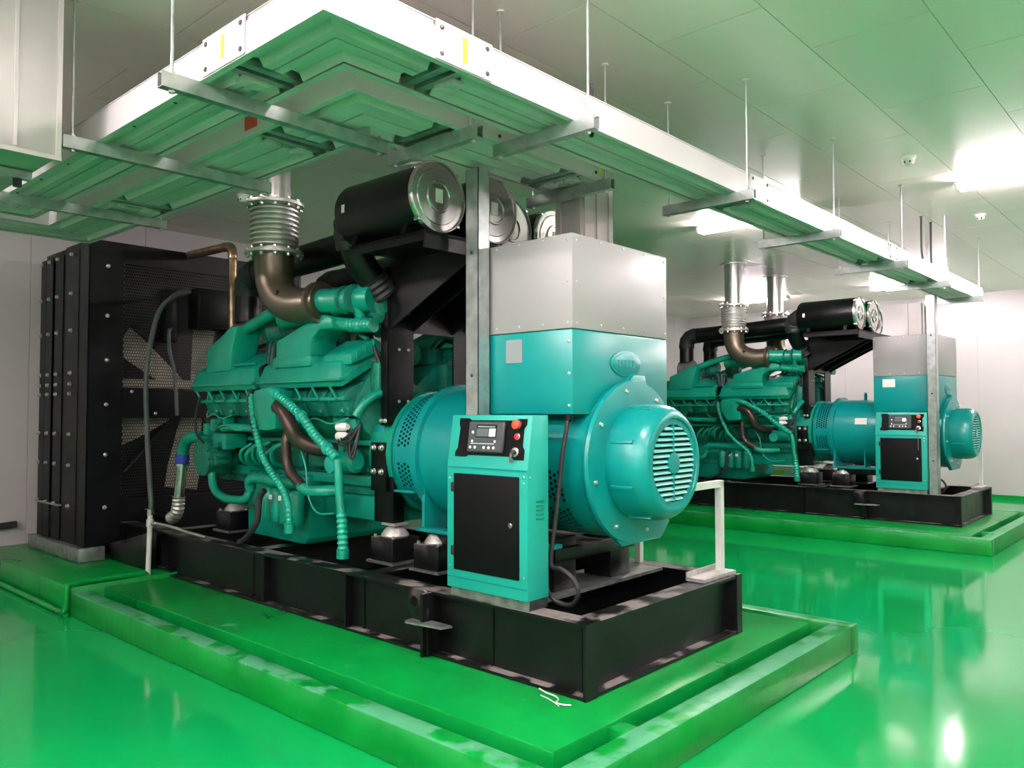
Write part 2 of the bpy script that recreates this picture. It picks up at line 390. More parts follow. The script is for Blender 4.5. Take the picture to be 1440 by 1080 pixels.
    # exhaust manifold and turbo between
    M().tube([(-5.35, f(3.34), 2.24), (-5.0, f(3.34), 2.24), (-4.55, f(3.34), 2.26)], .085, 16, corr=.10, step=.03).build('exhaust_manifold', 'engine_green', eng)
    M().tube([(-4.62, f(3.16), 2.29), (-4.48, f(3.2), 2.28), (-4.36, f(3.24), 2.28), (-4.20, f(3.28), 2.28)], .085, 18).build('turbo_outlet', 'engine_green', eng)
    for tx in (-4.50, -4.40, -4.30): M().lathe([(-.008, .09), (-.004, .098), (.004, .098), (.008, .09)], (tx, f(3.21), 2.282), 'x', 20).build('clamp_ring', 'engine_cast_shaded', eng)
    M().lathe([(-.10, .05), (-.09, .11), (-.04, .13), (.02, .13), (.05, .10), (.06, .06), (.08, .06)], (-4.25, f(3.40), 2.25), 'x', 24).build('turbocharger', 'engine_cast_shaded', eng)
    M().tube([(-4.30, f(3.27), 2.14), (-4.30, f(3.23), 2.22), (-4.30, f(3.22), 2.30), (-4.31, f(3.26), 2.36)], .035, 12).build('oil_feed', 'engine_green', eng)
    M().lathe([(-.10, .05), (-.09, .11), (-.04, .13), (.02, .13), (.06, .10), (.10, .06)], (-5.62, f(3.45), 2.18), 'x', 24).build('turbocharger', 'engine_cast_shaded', eng)
    # rear gear of each bank
    M().box(-4.345, -4.24, min(f(3.36), f(3.6)), max(f(3.36), f(3.6)), 1.62, 1.88, .03).build('rear_cover', 'engine_cast_shaded', eng)
    M().tube([(-4.30, f(3.22), 1.50), (-4.27, f(3.26), 1.58), (-4.25, f(3.34), 1.64), (-4.24, f(3.42), 1.66)], .03, 12).build('coolant_tube', 'engine_green', eng)
    M().tube([(-4.55, f(3.40), 2.02), (-4.42, f(3.42), 2.07), (-4.30, f(3.36), 1.99), (-4.26, f(3.38), 1.86)], .016, 8).build('breather_hose', 'rubber', eng)
    M().tube([(-4.60, f(3.44), 2.00), (-4.50, f(3.40), 2.10), (-4.36, f(3.30), 2.05), (-4.28, f(3.30), 2.02)], .014, 8).build('breather_hose', 'engine_cast_shaded', eng)
    M().box(-5.30, -4.45, min(f(3.42), f(3.58)), max(f(3.42), f(3.58)), 1.88, 2.02, .03).build('rocker_cover', 'engine_cast_shaded', eng)
    M().box(-6.28, -5.42, min(f(3.42), f(3.58)), max(f(3.42), f(3.58)), 1.88, 2.02, .03).build('rocker_cover', 'engine_cast_shaded', eng)
M().tube([(-6.2, AY, 1.95), (-4.4, AY, 1.95)], .1, 16, smooth=False, corr=.1, step=.06).build('water_manifold', 'engine_cast_shaded', eng)
# flywheel housing and adapter brackets
M().lathe([(-4.36, .30), (-4.35, .42), (-4.13, .42), (-4.12, .36)], (0, AY, AZ), 'x', 40).build('flywheel_housing', 'engine_green', eng)
M().box(-4.33, -4.22, 3.395, 3.45, 1.33, 1.445, .006).build('adapter_plate', 'alternator_teal', eng)
br = M().box(-4.33, -4.17, 3.37, 3.40, 1.0, 1.325, .004).build('mount_bracket', 'black_paint', eng)
M().box(-4.33, -4.13, 3.40, 3.50, .79, 1.32, .004).build('mount_bracket', 'black_paint', eng)
for xx in (-4.29, -4.21):
    for zz in (1.29, 1.13): bolt(br, (xx, 3.37, zz), '-y', sc=1.6)
# oil pan
M().prism([(-5.92, 1.06), (-5.90, .56), (-5.10, .55), (-5.05, .60), (-5.03, .86), (-5.05, 1.06)], 'y', 3.36, mir(3.36), .012).build('oil_pan', 'engine_green', eng)
M().box(-5.93, -5.05, 3.35, mir(3.35), .76, .785, .004).build('pan_seam', 'engine_cast_shaded', eng)
M().box(-5.22, -4.245, 3.48, mir(3.48), .775, .99, .008).build('sump_box', 'engine_green', eng)
M().box(-5.05, -4.30, 3.46, 3.50, .99, 1.10, .006).build('sump_flange', 'engine_green', eng)
M().box(-4.62, -4.55, 3.452, 3.461, 1.035, 1.07).build('data_plate', 'brown_pipe', eng)
# thermostat box, hoses
th = M().prism([(-5.29, 1.665), (-5.27, 1.69), (-5.04, 1.71), (-5.02, 1.69), (-4.99, 1.56), (-4.985, 1.41), (-5.10, 1.395), (-5.20, 1.40), (-5.285, 1.53)], 'y', 3.04, 3.30, .012).build('thermostat_box', 'engine_green', eng)
M().tube([(-5.05, 3.10, 1.555), (-4.97, 3.06, 1.565), (-4.88, 3.05, 1.52), (-4.82, 3.06, 1.42), (-4.80, 3.10, 1.34), (-4.74, 3.2, 1.28), (-4.68, 3.34, 1.26)], .052, 16).build('return_elbow', 'brown_pipe', eng)
M().tube([(-5.03, 3.18, 1.42), (-5.02, 3.15, 1.32), (-5.01, 3.15, 1.18), (-4.96, 3.15, 1.10), (-4.86, 3.15, 1.04), (-4.80, 3.15, 1.01)], .036, 14).build('lower_pipe', 'brown_pipe', eng)
M().tube([(-4.83, 3.15, 1.015), (-4.75, 3.16, .985), (-4.65, 3.2, .985), (-4.56, 3.3, .99)], .04, 14).build('pipe_end', 'engine_green', eng)
M().tube([(-5.04, 3.05, 1.67), (-4.94, 3.02, 1.655), (-4.84, 3.02, 1.61), (-4.63, 3.02, 1.50), (-4.50, 3.03, 1.385), (-4.36, 3.04, 1.29), (-4.27, 3.05, 1.225)], .034, 12, corr=.2, step=.016).build('corrugated_hose', 'hose_green', eng)
M().tube([(-4.27, 3.05, 1.225), (-4.25, 3.05, 1.12), (-4.24, 3.05, 1.0), (-4.22, 3.05, .88)], .028, 12).build('drain_tube', 'engine_green', eng)
M().tube([(-4.22, 3.05, .90), (-4.205, 3.05, .75), (-4.20, 3.05, .63)], .036, 12, corr=.2, step=.016).build('corrugated_hose', 'hose_green', eng)
M().lathe([(-.03, .03), (-.028, .04), (.028, .04), (.03, .03)], (-4.2, 3.05, .63), 'z', 14).build('hose_end', 'engine_green', eng)
M().tube([(-5.345, 3.07, 1.66), (-5.34, 3.06, 1.60), (-5.295, 3.06, 1.42), (-5.23, 3.06, 1.30), (-5.19, 3.06, 1.22), (-5.065, 3.06, 1.10), (-4.95, 3.06, 1.02), (-4.885, 3.06, .95), (-4.84, 3.06, .86), (-4.83, 3.06, .74)], .027, 12, corr=.2, step=.015).build('corrugated_hose', 'hose_green', eng)
M().lathe([(-.035, .025), (-.033, .036), (.033, .036), (.035, .025)], (-4.83, 3.06, .73), 'z', 14).build('hose_end', 'engine_green', eng)
M().tube([(-5.35, 3.06, 1.70), (-5.36, 3.05, 1.60), (-5.31, 3.05, 1.45), (-5.27, 3.05, 1.36)], .017, 8).build('cable_loom', 'rubber', eng)
M().tube([(-5.15, 3.06, .97), (-5.20, 3.05, .91), (-5.21, 3.04, .76), (-5.25, 3.03, .69), (-5.32, 3.03, .63), (-5.48, 3.06, .565), (-5.6, 3.12, .55)], .022, 10).build('drain_hose', 'rubber', eng)
for i in range(4):
    xx = -5.36+i*.123
    fl = M().lathe([(.72, .03), (.722, .05), (.735, .058), (.93, .058), (.95, .05), (.97, .03)], (xx, 3.22, 0), 'z', 20).build('oil_filter', 'engine_green', eng)
    if i in (1, 2): M().box(xx-.02, xx+.02, 3.158, 3.162, .89, .925).build('filter_label', 'sticker', eng)
M().tube([(-5.62, 3.22, .93), (-5.60, 3.2, 1.0), (-5.5, 3.2, 1.03), (-5.2, 3.2, 1.02), (-4.95, 3.2, 1.02)], .04, 12).build('filter_header', 'engine_green', eng)
M().tube([(-6.2, 3.22, 1.12), (-6.19, 3.20, 1.0), (-6.12, 3.19, .90), (-5.98, 3.19, .85), (-5.8, 3.19, .845), (-5.66, 3.2, .86), (-5.62, 3.22, .94), (-5.6, 3.22, 1.0)], .034, 12).build('oil_line', 'engine_green', eng)
# front end: gear cover and pumps
M().box(-6.50, -6.28, 3.40, mir(3.40), .95, 1.75, .03).build('gear_cover', 'engine_cast_shaded', eng)
M().lathe([(-.16, .10), (-.15, .15), (-.02, .17), (.02, .17), (.06, .12), (.12, .12)], (-6.27, 3.30, 1.16), 'y', 28).build('water_pump', 'engine_cast_shaded', eng)
M().box(-6.36, -6.06, 3.20, 3.38, 1.27, 1.44, .02).build('fuel_pump', 'engine_cast_shaded', eng)
M().box(-6.14, -5.92, 3.17, 3.36, 1.24, 1.36, .015).build('fuel_pump', 'engine_green', eng)
rr = random.Random(3)
for i in range(16):
    xx = -6.42+rr.random()*.5; zz = 1.1+rr.random()*.36; yy = 3.16+rr.random()*.05; d = .018+.02*rr.random()
    if i % 2: M().lathe([(-.05, d), (-.02, d*1.2), (.05, d)], (xx, yy, zz), 'y', 10).build('pump_fitting', 'engine_cast_shaded', eng)
    else: M().box(xx-d, xx+d, yy-.03, yy+.06, zz-d, zz+d*1.3, .004).build('pump_fitting', 'engine_green', eng)
M().tube([(-6.02, 3.20, 1.40), (-5.85, 3.2, 1.41), (-5.45, 3.22, 1.40)], .032, 12).build('water_tube', 'engine_green', eng)
for i in range(6):
    xx = -5.78+i*.09; h = .06+.05*rr.random()
    M().tube([(xx, 3.38, 1.10), (xx+.01, 3.24, 1.12+h*.3), (xx+.05, 3.2, 1.15+h), (xx+.10, 3.26, 1.24+h*.6)], .014+.006*(i % 2), 8).build('fuel_line', 'engine_green', eng)
for i, (x0, x1) in enumerate(((-6.2, -5.6), (-5.6, -4.95), (-4.95, -4.4), (-6.3, -5.9))):
    z = 1.46+.03*i
    M().tube([(x0, 3.22, z), (x0+.18*(x1-x0), 3.17, z-.06), (x0+.5*(x1-x0), 3.16, z-.035), (x0+.8*(x1-x0), 3.17, z-.07), (x1, 3.24, z-.03)], .006, 6).build('wire', 'wire', eng)
M().tube([(-4.87, 3.16, 1.30), (-4.76, 3.14, 1.15), (-4.72, 3.14, .95), (-4.60, 3.13, .85), (-4.4, 3.12, .86)], .006, 6).build('wire', 'panel_teal', eng)
for i in range(5):
    a = rr.random()*.2
    M().tube([(-4.52+i*.03, 3.28, 1.44), (-4.46+i*.03, 3.20, 1.36-a*.4), (-4.38+i*.02, 3.20, 1.40-a), (-4.30, 3.26, 1.45)], .008, 6).build('cable', 'rubber', eng)
for zz in (1.43, 1.365):
    M().lathe([(-.05, .02), (-.045, .03), (.03, .03), (.045, .02), (.06, .02)], (-4.46, 3.23, zz), 'x', 14).build('connector', 'white', eng)
M().prism([(-4.62, 1.50), (-4.50, 1.50), (-4.36, 1.48), (-4.34, 1.42), (-4.44, 1.38), (-4.50, 1.26), (-4.54, 1.26)], 'y', 3.26, 3.30, .004).build('connector_plate', 'engine_green', eng)
M().box(-4.85, -4.42, 3.24, 3.30, 1.50, 1.535, .005).build('gallery_rail', 'engine_green', eng)
M().lathe([(-.14, .05), (-.13, .075), (.10, .075), (.12, .05)], (-4.50, 3.30, 1.19), 'x', 22).build('starter_motor', 'engine_green', eng)
M().lathe([(-.02, .04), (-.015, .062), (.02, .062)], (-4.60, 3.24, 1.17), 'y', 22).build('inspection_cap', 'panel_teal', eng)
M().tube([(-6.0, 3.17, 1.90), (-5.5, 3.19, 1.90)], .012, 8, smooth=False).build('fuel_line', 'engine_green', eng)
for i in range(5):
    M().tube([(-5.62+.05*i, 3.45, 1.95), (-5.60+.06*i, 3.36, 2.03+.02*(i % 2)), (-5.48+.03*i, 3.28, 2.05), (-5.40+.02*i, 3.22, 1.88)], .014, 8).build('breather_hose', 'engine_cast_shaded' if i % 2 else 'rubber', eng)
for f in (lambda y: y, mir):
    eb = M().prism([(f(y), z) for y, z in ((3.17, 1.84), (3.165, 1.915), (3.36, 2.03), (3.42, 2.01), (3.44, 1.95))], 'x', -4.60, -4.285, .014).build('end_box', 'engine_green', eng)
    for i in range(3): M().box(-4.288, -4.278, min(f(3.21+i*.07), f(3.216+i*.07)), max(f(3.21+i*.07), f(3.216+i*.07)), 1.885+i*.04, 1.93+i*.04).build('clip', 'hose_green', eng)
M().lathe([(-.025, .05), (-.02, .065), (.02, .065), (.025, .05)], (-5.39, 3.22, 1.83), 'x', 18).build('joint_clamp', 'black_paint', eng)
for p in ((-4.94, 3.02, 1.655), (-4.63, 3.02, 1.50), (-4.36, 3.04, 1.29)):
    M().lathe([(-.012, .036), (-.010, .041), (.010, .041), (.012, .036)], p, 'x', 14).build('hose_clamp', 'panel_teal', eng)
for i in range(8): bolt(eng, (-6.46, 3.45+.09*i, 1.70), '+z', bolt_g); bolt(eng, (-6.45+.02*(i % 2), 3.398, 1.0+.09*i), '-y', bolt_g, 1.3)
for i in range(10): bolt(eng, (-5.86+.085*i, 3.355, 1.055), '-y', bolt_g)
for i in range(9): bolt(eng, (-5.15+.1*i, 3.477, .965), '-y', bolt_g)
M().box(-5.02, -4.80, 3.33, 3.44, 1.14, 1.28, .01).build('control_module', 'engine_cast_shaded', eng)
M().lathe([(-.05, .03), (-.04, .045), (.04, .045), (.05, .03)], (-5.55, 3.30, 1.22), 'z', 16).build('fuel_filter', 'engine_green', eng)
M().tube([(-6.28, 3.14, 1.66), (-6.33, 3.12, 1.5), (-6.30, 3.12, 1.35), (-6.22, 3.14, 1.28)], .010, 8).build('wire', 'rubber', eng)
# coolant pipe between pump and radiator
cp = M().tube([(-6.72, 3.2, 1.14), (-6.735, 3.2, 1.0), (-6.78, 3.2, .76)], .045, 16, smooth=False).build('coolant_pipe', 'steel', gen)
M().tube([(-6.40, 3.22, 1.32), (-6.52, 3.2, 1.32), (-6.64, 3.2, 1.29), (-6.70, 3.2, 1.22), (-6.72, 3.2, 1.14)], .05, 16).build('pump_elbow', 'engine_green', cp)
M().cyl((-6.715, 3.2, 1.17), (-6.725, 3.2, 1.09), .056, 20).build('blue_sleeve', 'blue', cp, label='blue rubber sleeve')
M().cyl((-6.725, 3.2, 1.085), (-6.727, 3.2, 1.065), .058, 20).build('hose_clamp', 'steel', cp)
M().tube([(-6.775, 3.2, .80), (-6.79, 3.2, .70), (-6.84, 3.2, .63), (-6.95, 3.22, .60)], .056, 16, corr=.14, step=.016).build('flexible_elbow', 'bellows', cp)
M().tube([(-6.93, 3.22, .60), (-7.3, 3.25, .60), (-7.6, 3.28, .60)], .045, 14).build('radiator_pipe', 'black_paint', cp)
# rusty vent pipe
vp = M().tube([(-6.62, 3.6, 2.20), (-6.63, 3.6, 2.6), (-6.635, 3.6, 2.93)], .038, 16, smooth=False).build('vent_pipe', 'rust_steel', gen)
M().tube([(-6.635, 3.6, 2.90), (-6.64, 3.6, 2.97), (-6.68, 3.6, 3.02), (-6.78, 3.6, 3.035)], .044, 16, corr=.1, step=.014).build('vent_elbow', 'rust_steel', vp)
M().cyl((-6.76, 3.6, 3.035), (-7.45, 3.6, 3.05), .040, 16).build('vent_run', 'rust_steel', vp)
# ---- exhaust elbows on the engine
for f in (lambda y: y, mir):
    e = M().tube([(-5.10, f(3.09), 2.66), (-5.10, f(3.09), 2.56), (-5.08, f(3.09), 2.45), (-5.02, f(3.09), 2.36), (-4.92, f(3.10), 2.30), (-4.78, f(3.12), 2.27), (-4.60, f(3.16), 2.28)], lambda i, m: .142-.022*i/m, 24).build('exhaust_elbow', 'burnt_steel', gen)
    M().lathe([(-.018, .12), (-.016, .145), (.016, .145), (.018, .12)], (-4.62, f(3.155), 2.28), 'x', 28).build('band_clamp', 'burnt_steel', e)
    M().lathe([(-.0, .02), (.02, .02), (.03, .014)], (-4.90, f(2.975), 2.36), 'y', 10).build('sensor_boss', 'brown_pipe', e)
# ---- alternator
alt = M().lathe([(-4.12, .30), (-4.11, .36), (-3.86, .38), (-3.84, .432), (-2.96, .432), (-2.955, .36), (-2.52, .36), (-2.51, .30)], (0, AY, AZ), 'x', 72).build('alternator', 'alternator_teal', gen)
def bandfn(u, v):
    a = PI*.5+u*2*PI; r = .41
    return (-4.105+v*.215, AY+r*math.cos(a), AZ+r*math.sin(a))
def bandskip(u, v):
    d = (math.degrees(u*2*PI)) % 180
    return not (14 < d < 82 or 98 < d < 122 or 136 < d < 172) or v < .08 or v > .92
M().perf(bandfn, 84, 7, .58, .62, bandskip).build('cooling_band', 'alternator_teal', alt)
M().lathe([(-4.10, .388), (-3.90, .388)], (0, AY, AZ), 'x', 56).build('band_hole_shade', 'void_black', alt)  # black drum added as painted shade, so the band's holes look dark
M().lathe([(-4.112, .395), (-4.110, .414), (-4.098, .414)], (0, AY, AZ), 'x', 72).build('band_rim', 'alternator_teal', alt)
M().lathe([(-3.892, .38), (-3.89, .462), (-3.83, .462), (-3.825, .42)], (0, AY, AZ), 'x', 72).build('flange_ring', 'alternator_teal', alt)
M().box(-4.09, -3.90, 3.37, 3.43, 1.005, 1.02, .003).build('band_joint', 'alternator_teal', alt)
M().prism([(3.36, .775), (3.36, .80), (3.40, .80), (3.405, 1.04), (3.47, .93), (3.6, .84), (4.0, .84), (4.1, .93), (4.175, 1.04), (4.18, .80), (4.22, .80), (4.22, .775)], 'x', -3.845, -3.82).build('foot', 'alternator_teal', alt)
for s_ in (3.36, 4.12): M().box(-3.845, -2.75, s_, s_+.10, .775, .80, .003).build('foot_rail', 'alternator_teal', alt)
for xx in (-3.45, -3.05): M().prism([(3.38, .80), (3.39, 1.03), (3.47, .93), (3.6, .84), (3.6, .80)], 'x', xx, xx+.015).build('foot_rib', 'alternator_teal', alt)
M().box(-3.80, -2.75, 3.40, 4.18, .70, .775, .004).build('foot_beam', 'base_black', alt)
# rear perforated skirt (below and beside the control cabinet)
def skfn(u, v):
    a = math.radians(90+u*360); r = .432
    return (-2.96+v*.435, AY+r*math.cos(a), AZ+r*math.sin(a))
def skskip(u, v):
    d = u*360
    return not (.08 < v < .62 and (96 < d < 118 or 126 < d < 160 or 200 < d < 264))
M().perf(skfn, 84, 14, .6, .62, skskip).build('cooling_skirt', 'alternator_teal', alt)
M().lathe([(-2.95, .37), (-2.54, .37)], (0, AY, AZ), 'x', 48).build('skirt_hole_shade', 'void_black', alt)  # added black cylinder, stands in for the shade inside the skirt openings
M().lathe([(-2.535, .30), (-2.53, .445), (-2.505, .455), (-2.485, .45), (-2.475, .36), (-2.474, .30)], (0, AY, AZ), 'x', 72).build('end_plate', 'alternator_teal', alt)
M().prism([(3.60, .84), (3.66, .79), (4.06, .79), (4.16, .88), (4.05, 1.0), (3.55, 1.0)], 'x', -2.53, -2.49, .006).build('end_apron', 'alternator_teal', alt)
M().lathe([(-2.50, .29), (-2.485, .312), (-2.46, .318), (-2.35, .318), (-2.30, .312), (-2.262, .295), (-2.238, .272), (-2.232, .255), (-2.234, .243), (-2.246, .240), (-2.246, .232), (-2.256, .230), (-2.256, .05)], (0, AY, AZ), 'x', 72).build('end_cover', 'alternator_teal', alt)
M().lathe([(-.003, .214), (.003, .214)], (-2.2545, AY, AZ), 'x', 48).build('louvre_recess', 'void_black', alt)
def ringx(x0, x1, r0, r1, n=56):
    m = M(); vs = []; fs = []
    for k in range(n):
        a = 2*PI*k/n; c_, s_ = math.cos(a), math.sin(a)
        for x_, r_ in ((x0, r0), (x0, r1), (x1, r1), (x1, r0)): vs.append((x_, AY+r_*c_, AZ+r_*s_))
    for k in range(n):
        a = 4*k; b = 4*((k+1) % n)
        for j in range(4): fs.append((a+j, a+(j+1) % 4, b+(j+1) % 4, b+j))
    return m.add(vs, fs)
ringx(-2.2555, -2.243, .210, .240).build('grille_rim', 'alternator_teal', alt)
NS = 14
for i in range(NS):
    z = -.190+i*.380/(NS-1); hw = math.sqrt(max(0, .211**2-z*z))
    for s_ in (-1, 1):
        lo_ = .006 if abs(z) > .055 else math.sqrt(max(0, .055**2-z*z))+.0
        ya, yb = sorted((AY+s_*lo_, AY+s_*hw))
        if yb-ya < .02: continue
        M().prism([(-2.253, AZ+z-.008), (-2.240, AZ+z-.012), (-2.237, AZ+z-.009), (-2.249, AZ+z+.006), (-2.253, AZ+z+.006)], 'y', ya, yb).build('louvre_slat', 'panel_teal', alt)
M().box(-2.253, -2.240, AY-.006, AY+.006, AZ-.211, AZ+.211).build('grille_bar', 'alternator_teal', alt)
M().lathe([(-2.253, .058), (-2.238, .058), (-2.236, .05)], (0, AY, AZ), 'x', 24).build('grille_hub', 'alternator_teal', alt)
for k in range(8):
    a = 2*PI*(k+.5)/8; p = Vector((0, math.cos(a), math.sin(a)))
    r_ = M().box(-2.45, -2.31, -.012, .012, -.010, .010, .005)
    R_ = Matrix.Rotation(a, 3, 'X')
    r_.v = [Vector((v.x, 0, 0)) + R_ @ Vector((0, .316+v.z, v.y)) + Vector((0, AY, AZ)) for v in r_.v]
    r_.build('cover_rib', 'alternator_teal', alt)
for k in range(8):
    a = 2*PI*(k+.3)/8; bolt(alt, (-2.485, AY+.40*math.cos(a), AZ+.40*math.sin(a)), '+x', sc=1.1)
M().tube([(-3.55, AY-.02, 1.68), (-3.55, AY-.03, 1.74), (-3.55, AY, 1.77), (-3.55, AY+.03, 1.74), (-3.55, AY+.02, 1.68)], .012, 8).build('lifting_eye', 'alternator_teal', alt)
# ---- terminal box
tb = M().box(-3.29, -2.55, 3.30, 4.24, 1.515, 1.965, .006).build('terminal_box', 'alternator_teal', gen)
M().box(-3.292, -2.548, 3.298, 4.242, 1.968, 2.475, .008).build('upper_cover', 'box_grey', tb)
M().box(-3.28, -2.57, 3.32, 4.22, 1.955, 1.975).build('seam', 'lit_joint', tb)
riv = MB().lathe([(0, .007), (.003, .006), (.004, .003)], (0, 0, 0), 'z', 8).mesh('rivet', 'steel_bolt')
for zz in (2.0, 2.22, 2.44):
    for p, ax in (((-2.58, 3.298, zz), '-y'), ((-2.548, 3.33, zz), '+x'), ((-2.548, 4.21, zz), '+x'), ((-3.27, 3.298, zz), '-y')):
        inst('rivet', riv, tb, Vector(p)-O, AX[ax])
for i in range(1, 4):
    for zz in (2.0, 2.455):
        inst('rivet', riv, tb, Vector((-2.548, 3.33+i*.22, zz))-O, AX['+x']); inst('rivet', riv, tb, Vector((-2.58-i*.17, 3.298, zz))-O, AX['-y'])
for zz in (1.90, 1.73, 1.56): inst('rivet', riv, tb, Vector((-2.575, 3.30, zz))-O, AX['-y'], (1.4, 1.4, 1.4))
# oval emblem embossed on the end of the box, lifting bracket below it
def oval(cx, cz, rx, rz, x0, x1, n=32):
    return [(AY+cx+rx*math.cos(2*PI*k/n), cz+rz*math.sin(2*PI*k/n)) for k in range(n)], x0, x1
pr_, a_, b_ = oval(.0, 1.80, .15, .075, -2.552, -2.543); M().prism(pr_, 'x', a_, b_, .003).build('emblem_oval', 'alternator_teal', tb)
pr_, a_, b_ = oval(.0, 1.80, .13, .058, -2.548, -2.5405); M().prism(pr_, 'x', a_, b_, .002).build('emblem_inset', 'alternator_teal', tb)
for k_ in range(5): M().box(-2.542, -2.538, AY-.085+k_*.036, AY-.062+k_*.036, 1.78, 1.82).build('emblem_stroke', 'alternator_teal', tb)
M().prism([(AY-.02, 1.64), (AY-.02, 1.70), (AY+.02, 1.735), (AY+.14, 1.735), (AY+.16, 1.70), (AY+.16, 1.64)], 'x', -2.548, -2.51, .006).build('lifting_bracket', 'alternator_teal', tb)
M().box(-3.02, -2.90, 3.296, 3.299, 1.80, 1.93).build('rating_plate', 'sticker_grey', tb)
# ---- control cabinet
cc = M().prism([(3.0, .585), (3.0, 1.235), (3.042, 1.512), (3.165, 1.512), (3.165, .585)], 'x', -3.185, -2.605, .004).build('control_cabinet', 'panel_teal', gen)
for xx in (-3.17, -2.64): M().box(xx, xx+.03, 3.02, 3.16, BT, .586).build('cabinet_foot', 'black_paint', cc)
M().box(-3.17, -2.61, 3.015, 3.16, BT+.001, .583).build('plinth_strip', 'zinc_dark', cc)
dr = M().box(-3.125, -2.66, 2.990, 3.004, .685, 1.20, .003).build('door', 'void_black', cc)
M().lathe([(-.014, .010), (-.012, .014), (0, .014)], (-2.705, 2.992, .955), 'y', 14).build('lock', 'steel', cc)
for zz in (1.10, .76): M().box(-3.142, -3.118, 2.984, 3.0, zz, zz+.05, .003).build('hinge', 'rubber', cc)
M().box(-3.18, -2.61, 2.997, 3.003, 1.228, 1.236).build('bend_seam', 'alternator_teal', cc)
M().box(-3.18, -2.61, 2.997, 3.003, .640, .646).build('bend_seam', 'alternator_teal', cc)
# sloped instrument face: helper maps (u = x, w = distance up the slope, d = outward)
sl = Vector((0, .042, .277)).normalized(); sn = Vector((0, -.277, .042)).normalized(); s0 = Vector((0, 3.0, 1.235))
def face(u0, u1, w0, w1, d0, d1, bev=0.):
    m = M().box(u0, u1, w0, w1, d0, d1, bev); m.v = [Vector((v.x, 0, 0))+s0+sl*v.y+sn*v.z for v in m.v]; return m
m = M().prism([(-3.13, .055), (-3.05, .055), (-3.03, .065), (-2.72, .065), (-2.70, .05), (-2.635, .05), (-2.635, .10), (-2.65, .12), (-2.65, .21), (-2.635, .23), (-2.635, .26), (-2.69, .26), (-2.71, .252), (-3.03, .252), (-3.05, .262), (-3.12, .262), (-3.12, .23), (-3.11, .21), (-3.115, .10), (-3.13, .08)], 'z', -.002, .004)
m.v = [Vector((v.x, 0, 0))+s0+sl*v.y+sn*v.z for v in m.v]; m.build('instrument_panel', 'void_black', cc)
face(-3.03, -2.77, .078, .245, .003, .022, .010).build('controller', 'plastic_dark', cc)
face(-3.02, -2.78, .085, .238, .021, .024).build('controller_face', 'screen_grey', cc)
face(-2.965, -2.82, .158, .225, .023, .026).build('screen_frame', 'void_black', cc)
face(-2.96, -2.875, .163, .205, .025, .0275).build('screen', 'lcd', cc)
face(-2.87, -2.825, .163, .205, .025, .0275).build('screen_label', 'white', cc)
face(-2.955, -2.83, .211, .218, .025, .0275).build('screen_strip', 'sticker_grey', cc)
face(-3.0, -2.83, .124, .127, .023, .0255).build('label_line', 'sticker', cc)
def dot(u, w, r, d, name, mt, h=.004):
    p = s0+sl*w+sn*d; m = M().lathe([(0, r), (h*.8, r), (h, r*.7)], (0, 0, 0), 'z', 14)
    q_ = Vector((0, 0, 1)).rotation_difference(sn).to_matrix(); m.v = [q_ @ (v) + p + Vector((u, 0, 0)) for v in m.v]; return m.build(name, mt, cc)
for u in (-3.0, -2.965, -2.90, -2.865, -2.83): dot(u, .105, .008, .023, 'button', 'sticker')
for u in (-2.99, -2.825): dot(u, .138, .007, .023, 'button', 'sticker')
dot(-2.99, .185, .008, .023, 'indicator', 'sticker')
dot(-2.69, .228, .026, .004, 'emergency_stop_collar', 'plastic_dark', .012); dot(-2.69, .228, .024, .014, 'emergency_stop', 'orange_red', .022)
dot(-2.685, .168, .018, .004, 'indicator_ring', 'steel', .010); dot(-2.685, .168, .014, .013, 'indicator', 'red', .008)
dot(-2.69, .088, .026, .004, 'key_switch', 'steel', .014); dot(-2.69, .088, .012, .017, 'key', 'plastic_dark', .02)
face(-2.715, -2.70, .035, .085, .02, .023).build('key_fob', 'steel', cc)
for i in range(5): M().box(-2.606, -2.599, 3.065, 3.125, .985+i*.022, .993+i*.022, .002).build('vent_slot', 'engine_green', cc)
for p in ((-3.165, 3.0, 1.17), (-2.63, 3.0, 1.17), (-3.165, 3.0, .70), (-2.63, 3.0, .70), (-2.63, 3.0, 1.20)): inst('screw', riv, cc, Vector(p)-O, AX['-y'])
inst('screw', riv, cc, Vector((-2.605, 3.02, 1.20))-O, AX['+x'])
cd = M().tube([(-2.60, 3.33, 1.515), (-2.60, 3.31, 1.44), (-2.605, 3.28, 1.30), (-2.62, 3.25, 1.01), (-2.635, 3.23, .84), (-2.635, 3.22, .74), (-2.60, 3.215, .72), (-2.565, 3.21, .725), (-2.49, 3.21, .69), (-2.455, 3.215, .624), (-2.49, 3.22, .56), (-2.55, 3.22, .545), (-2.61, 3.20, .57), (-2.63, 3.17, .63)], .012, 10).build('conduit', 'rubber', gen)
M().lathe([(-.04, .016), (-.03, .024), (0, .024)], (-2.60, 3.33, 1.515), 'z', 12).build('cable_gland', 'black_paint', cd)
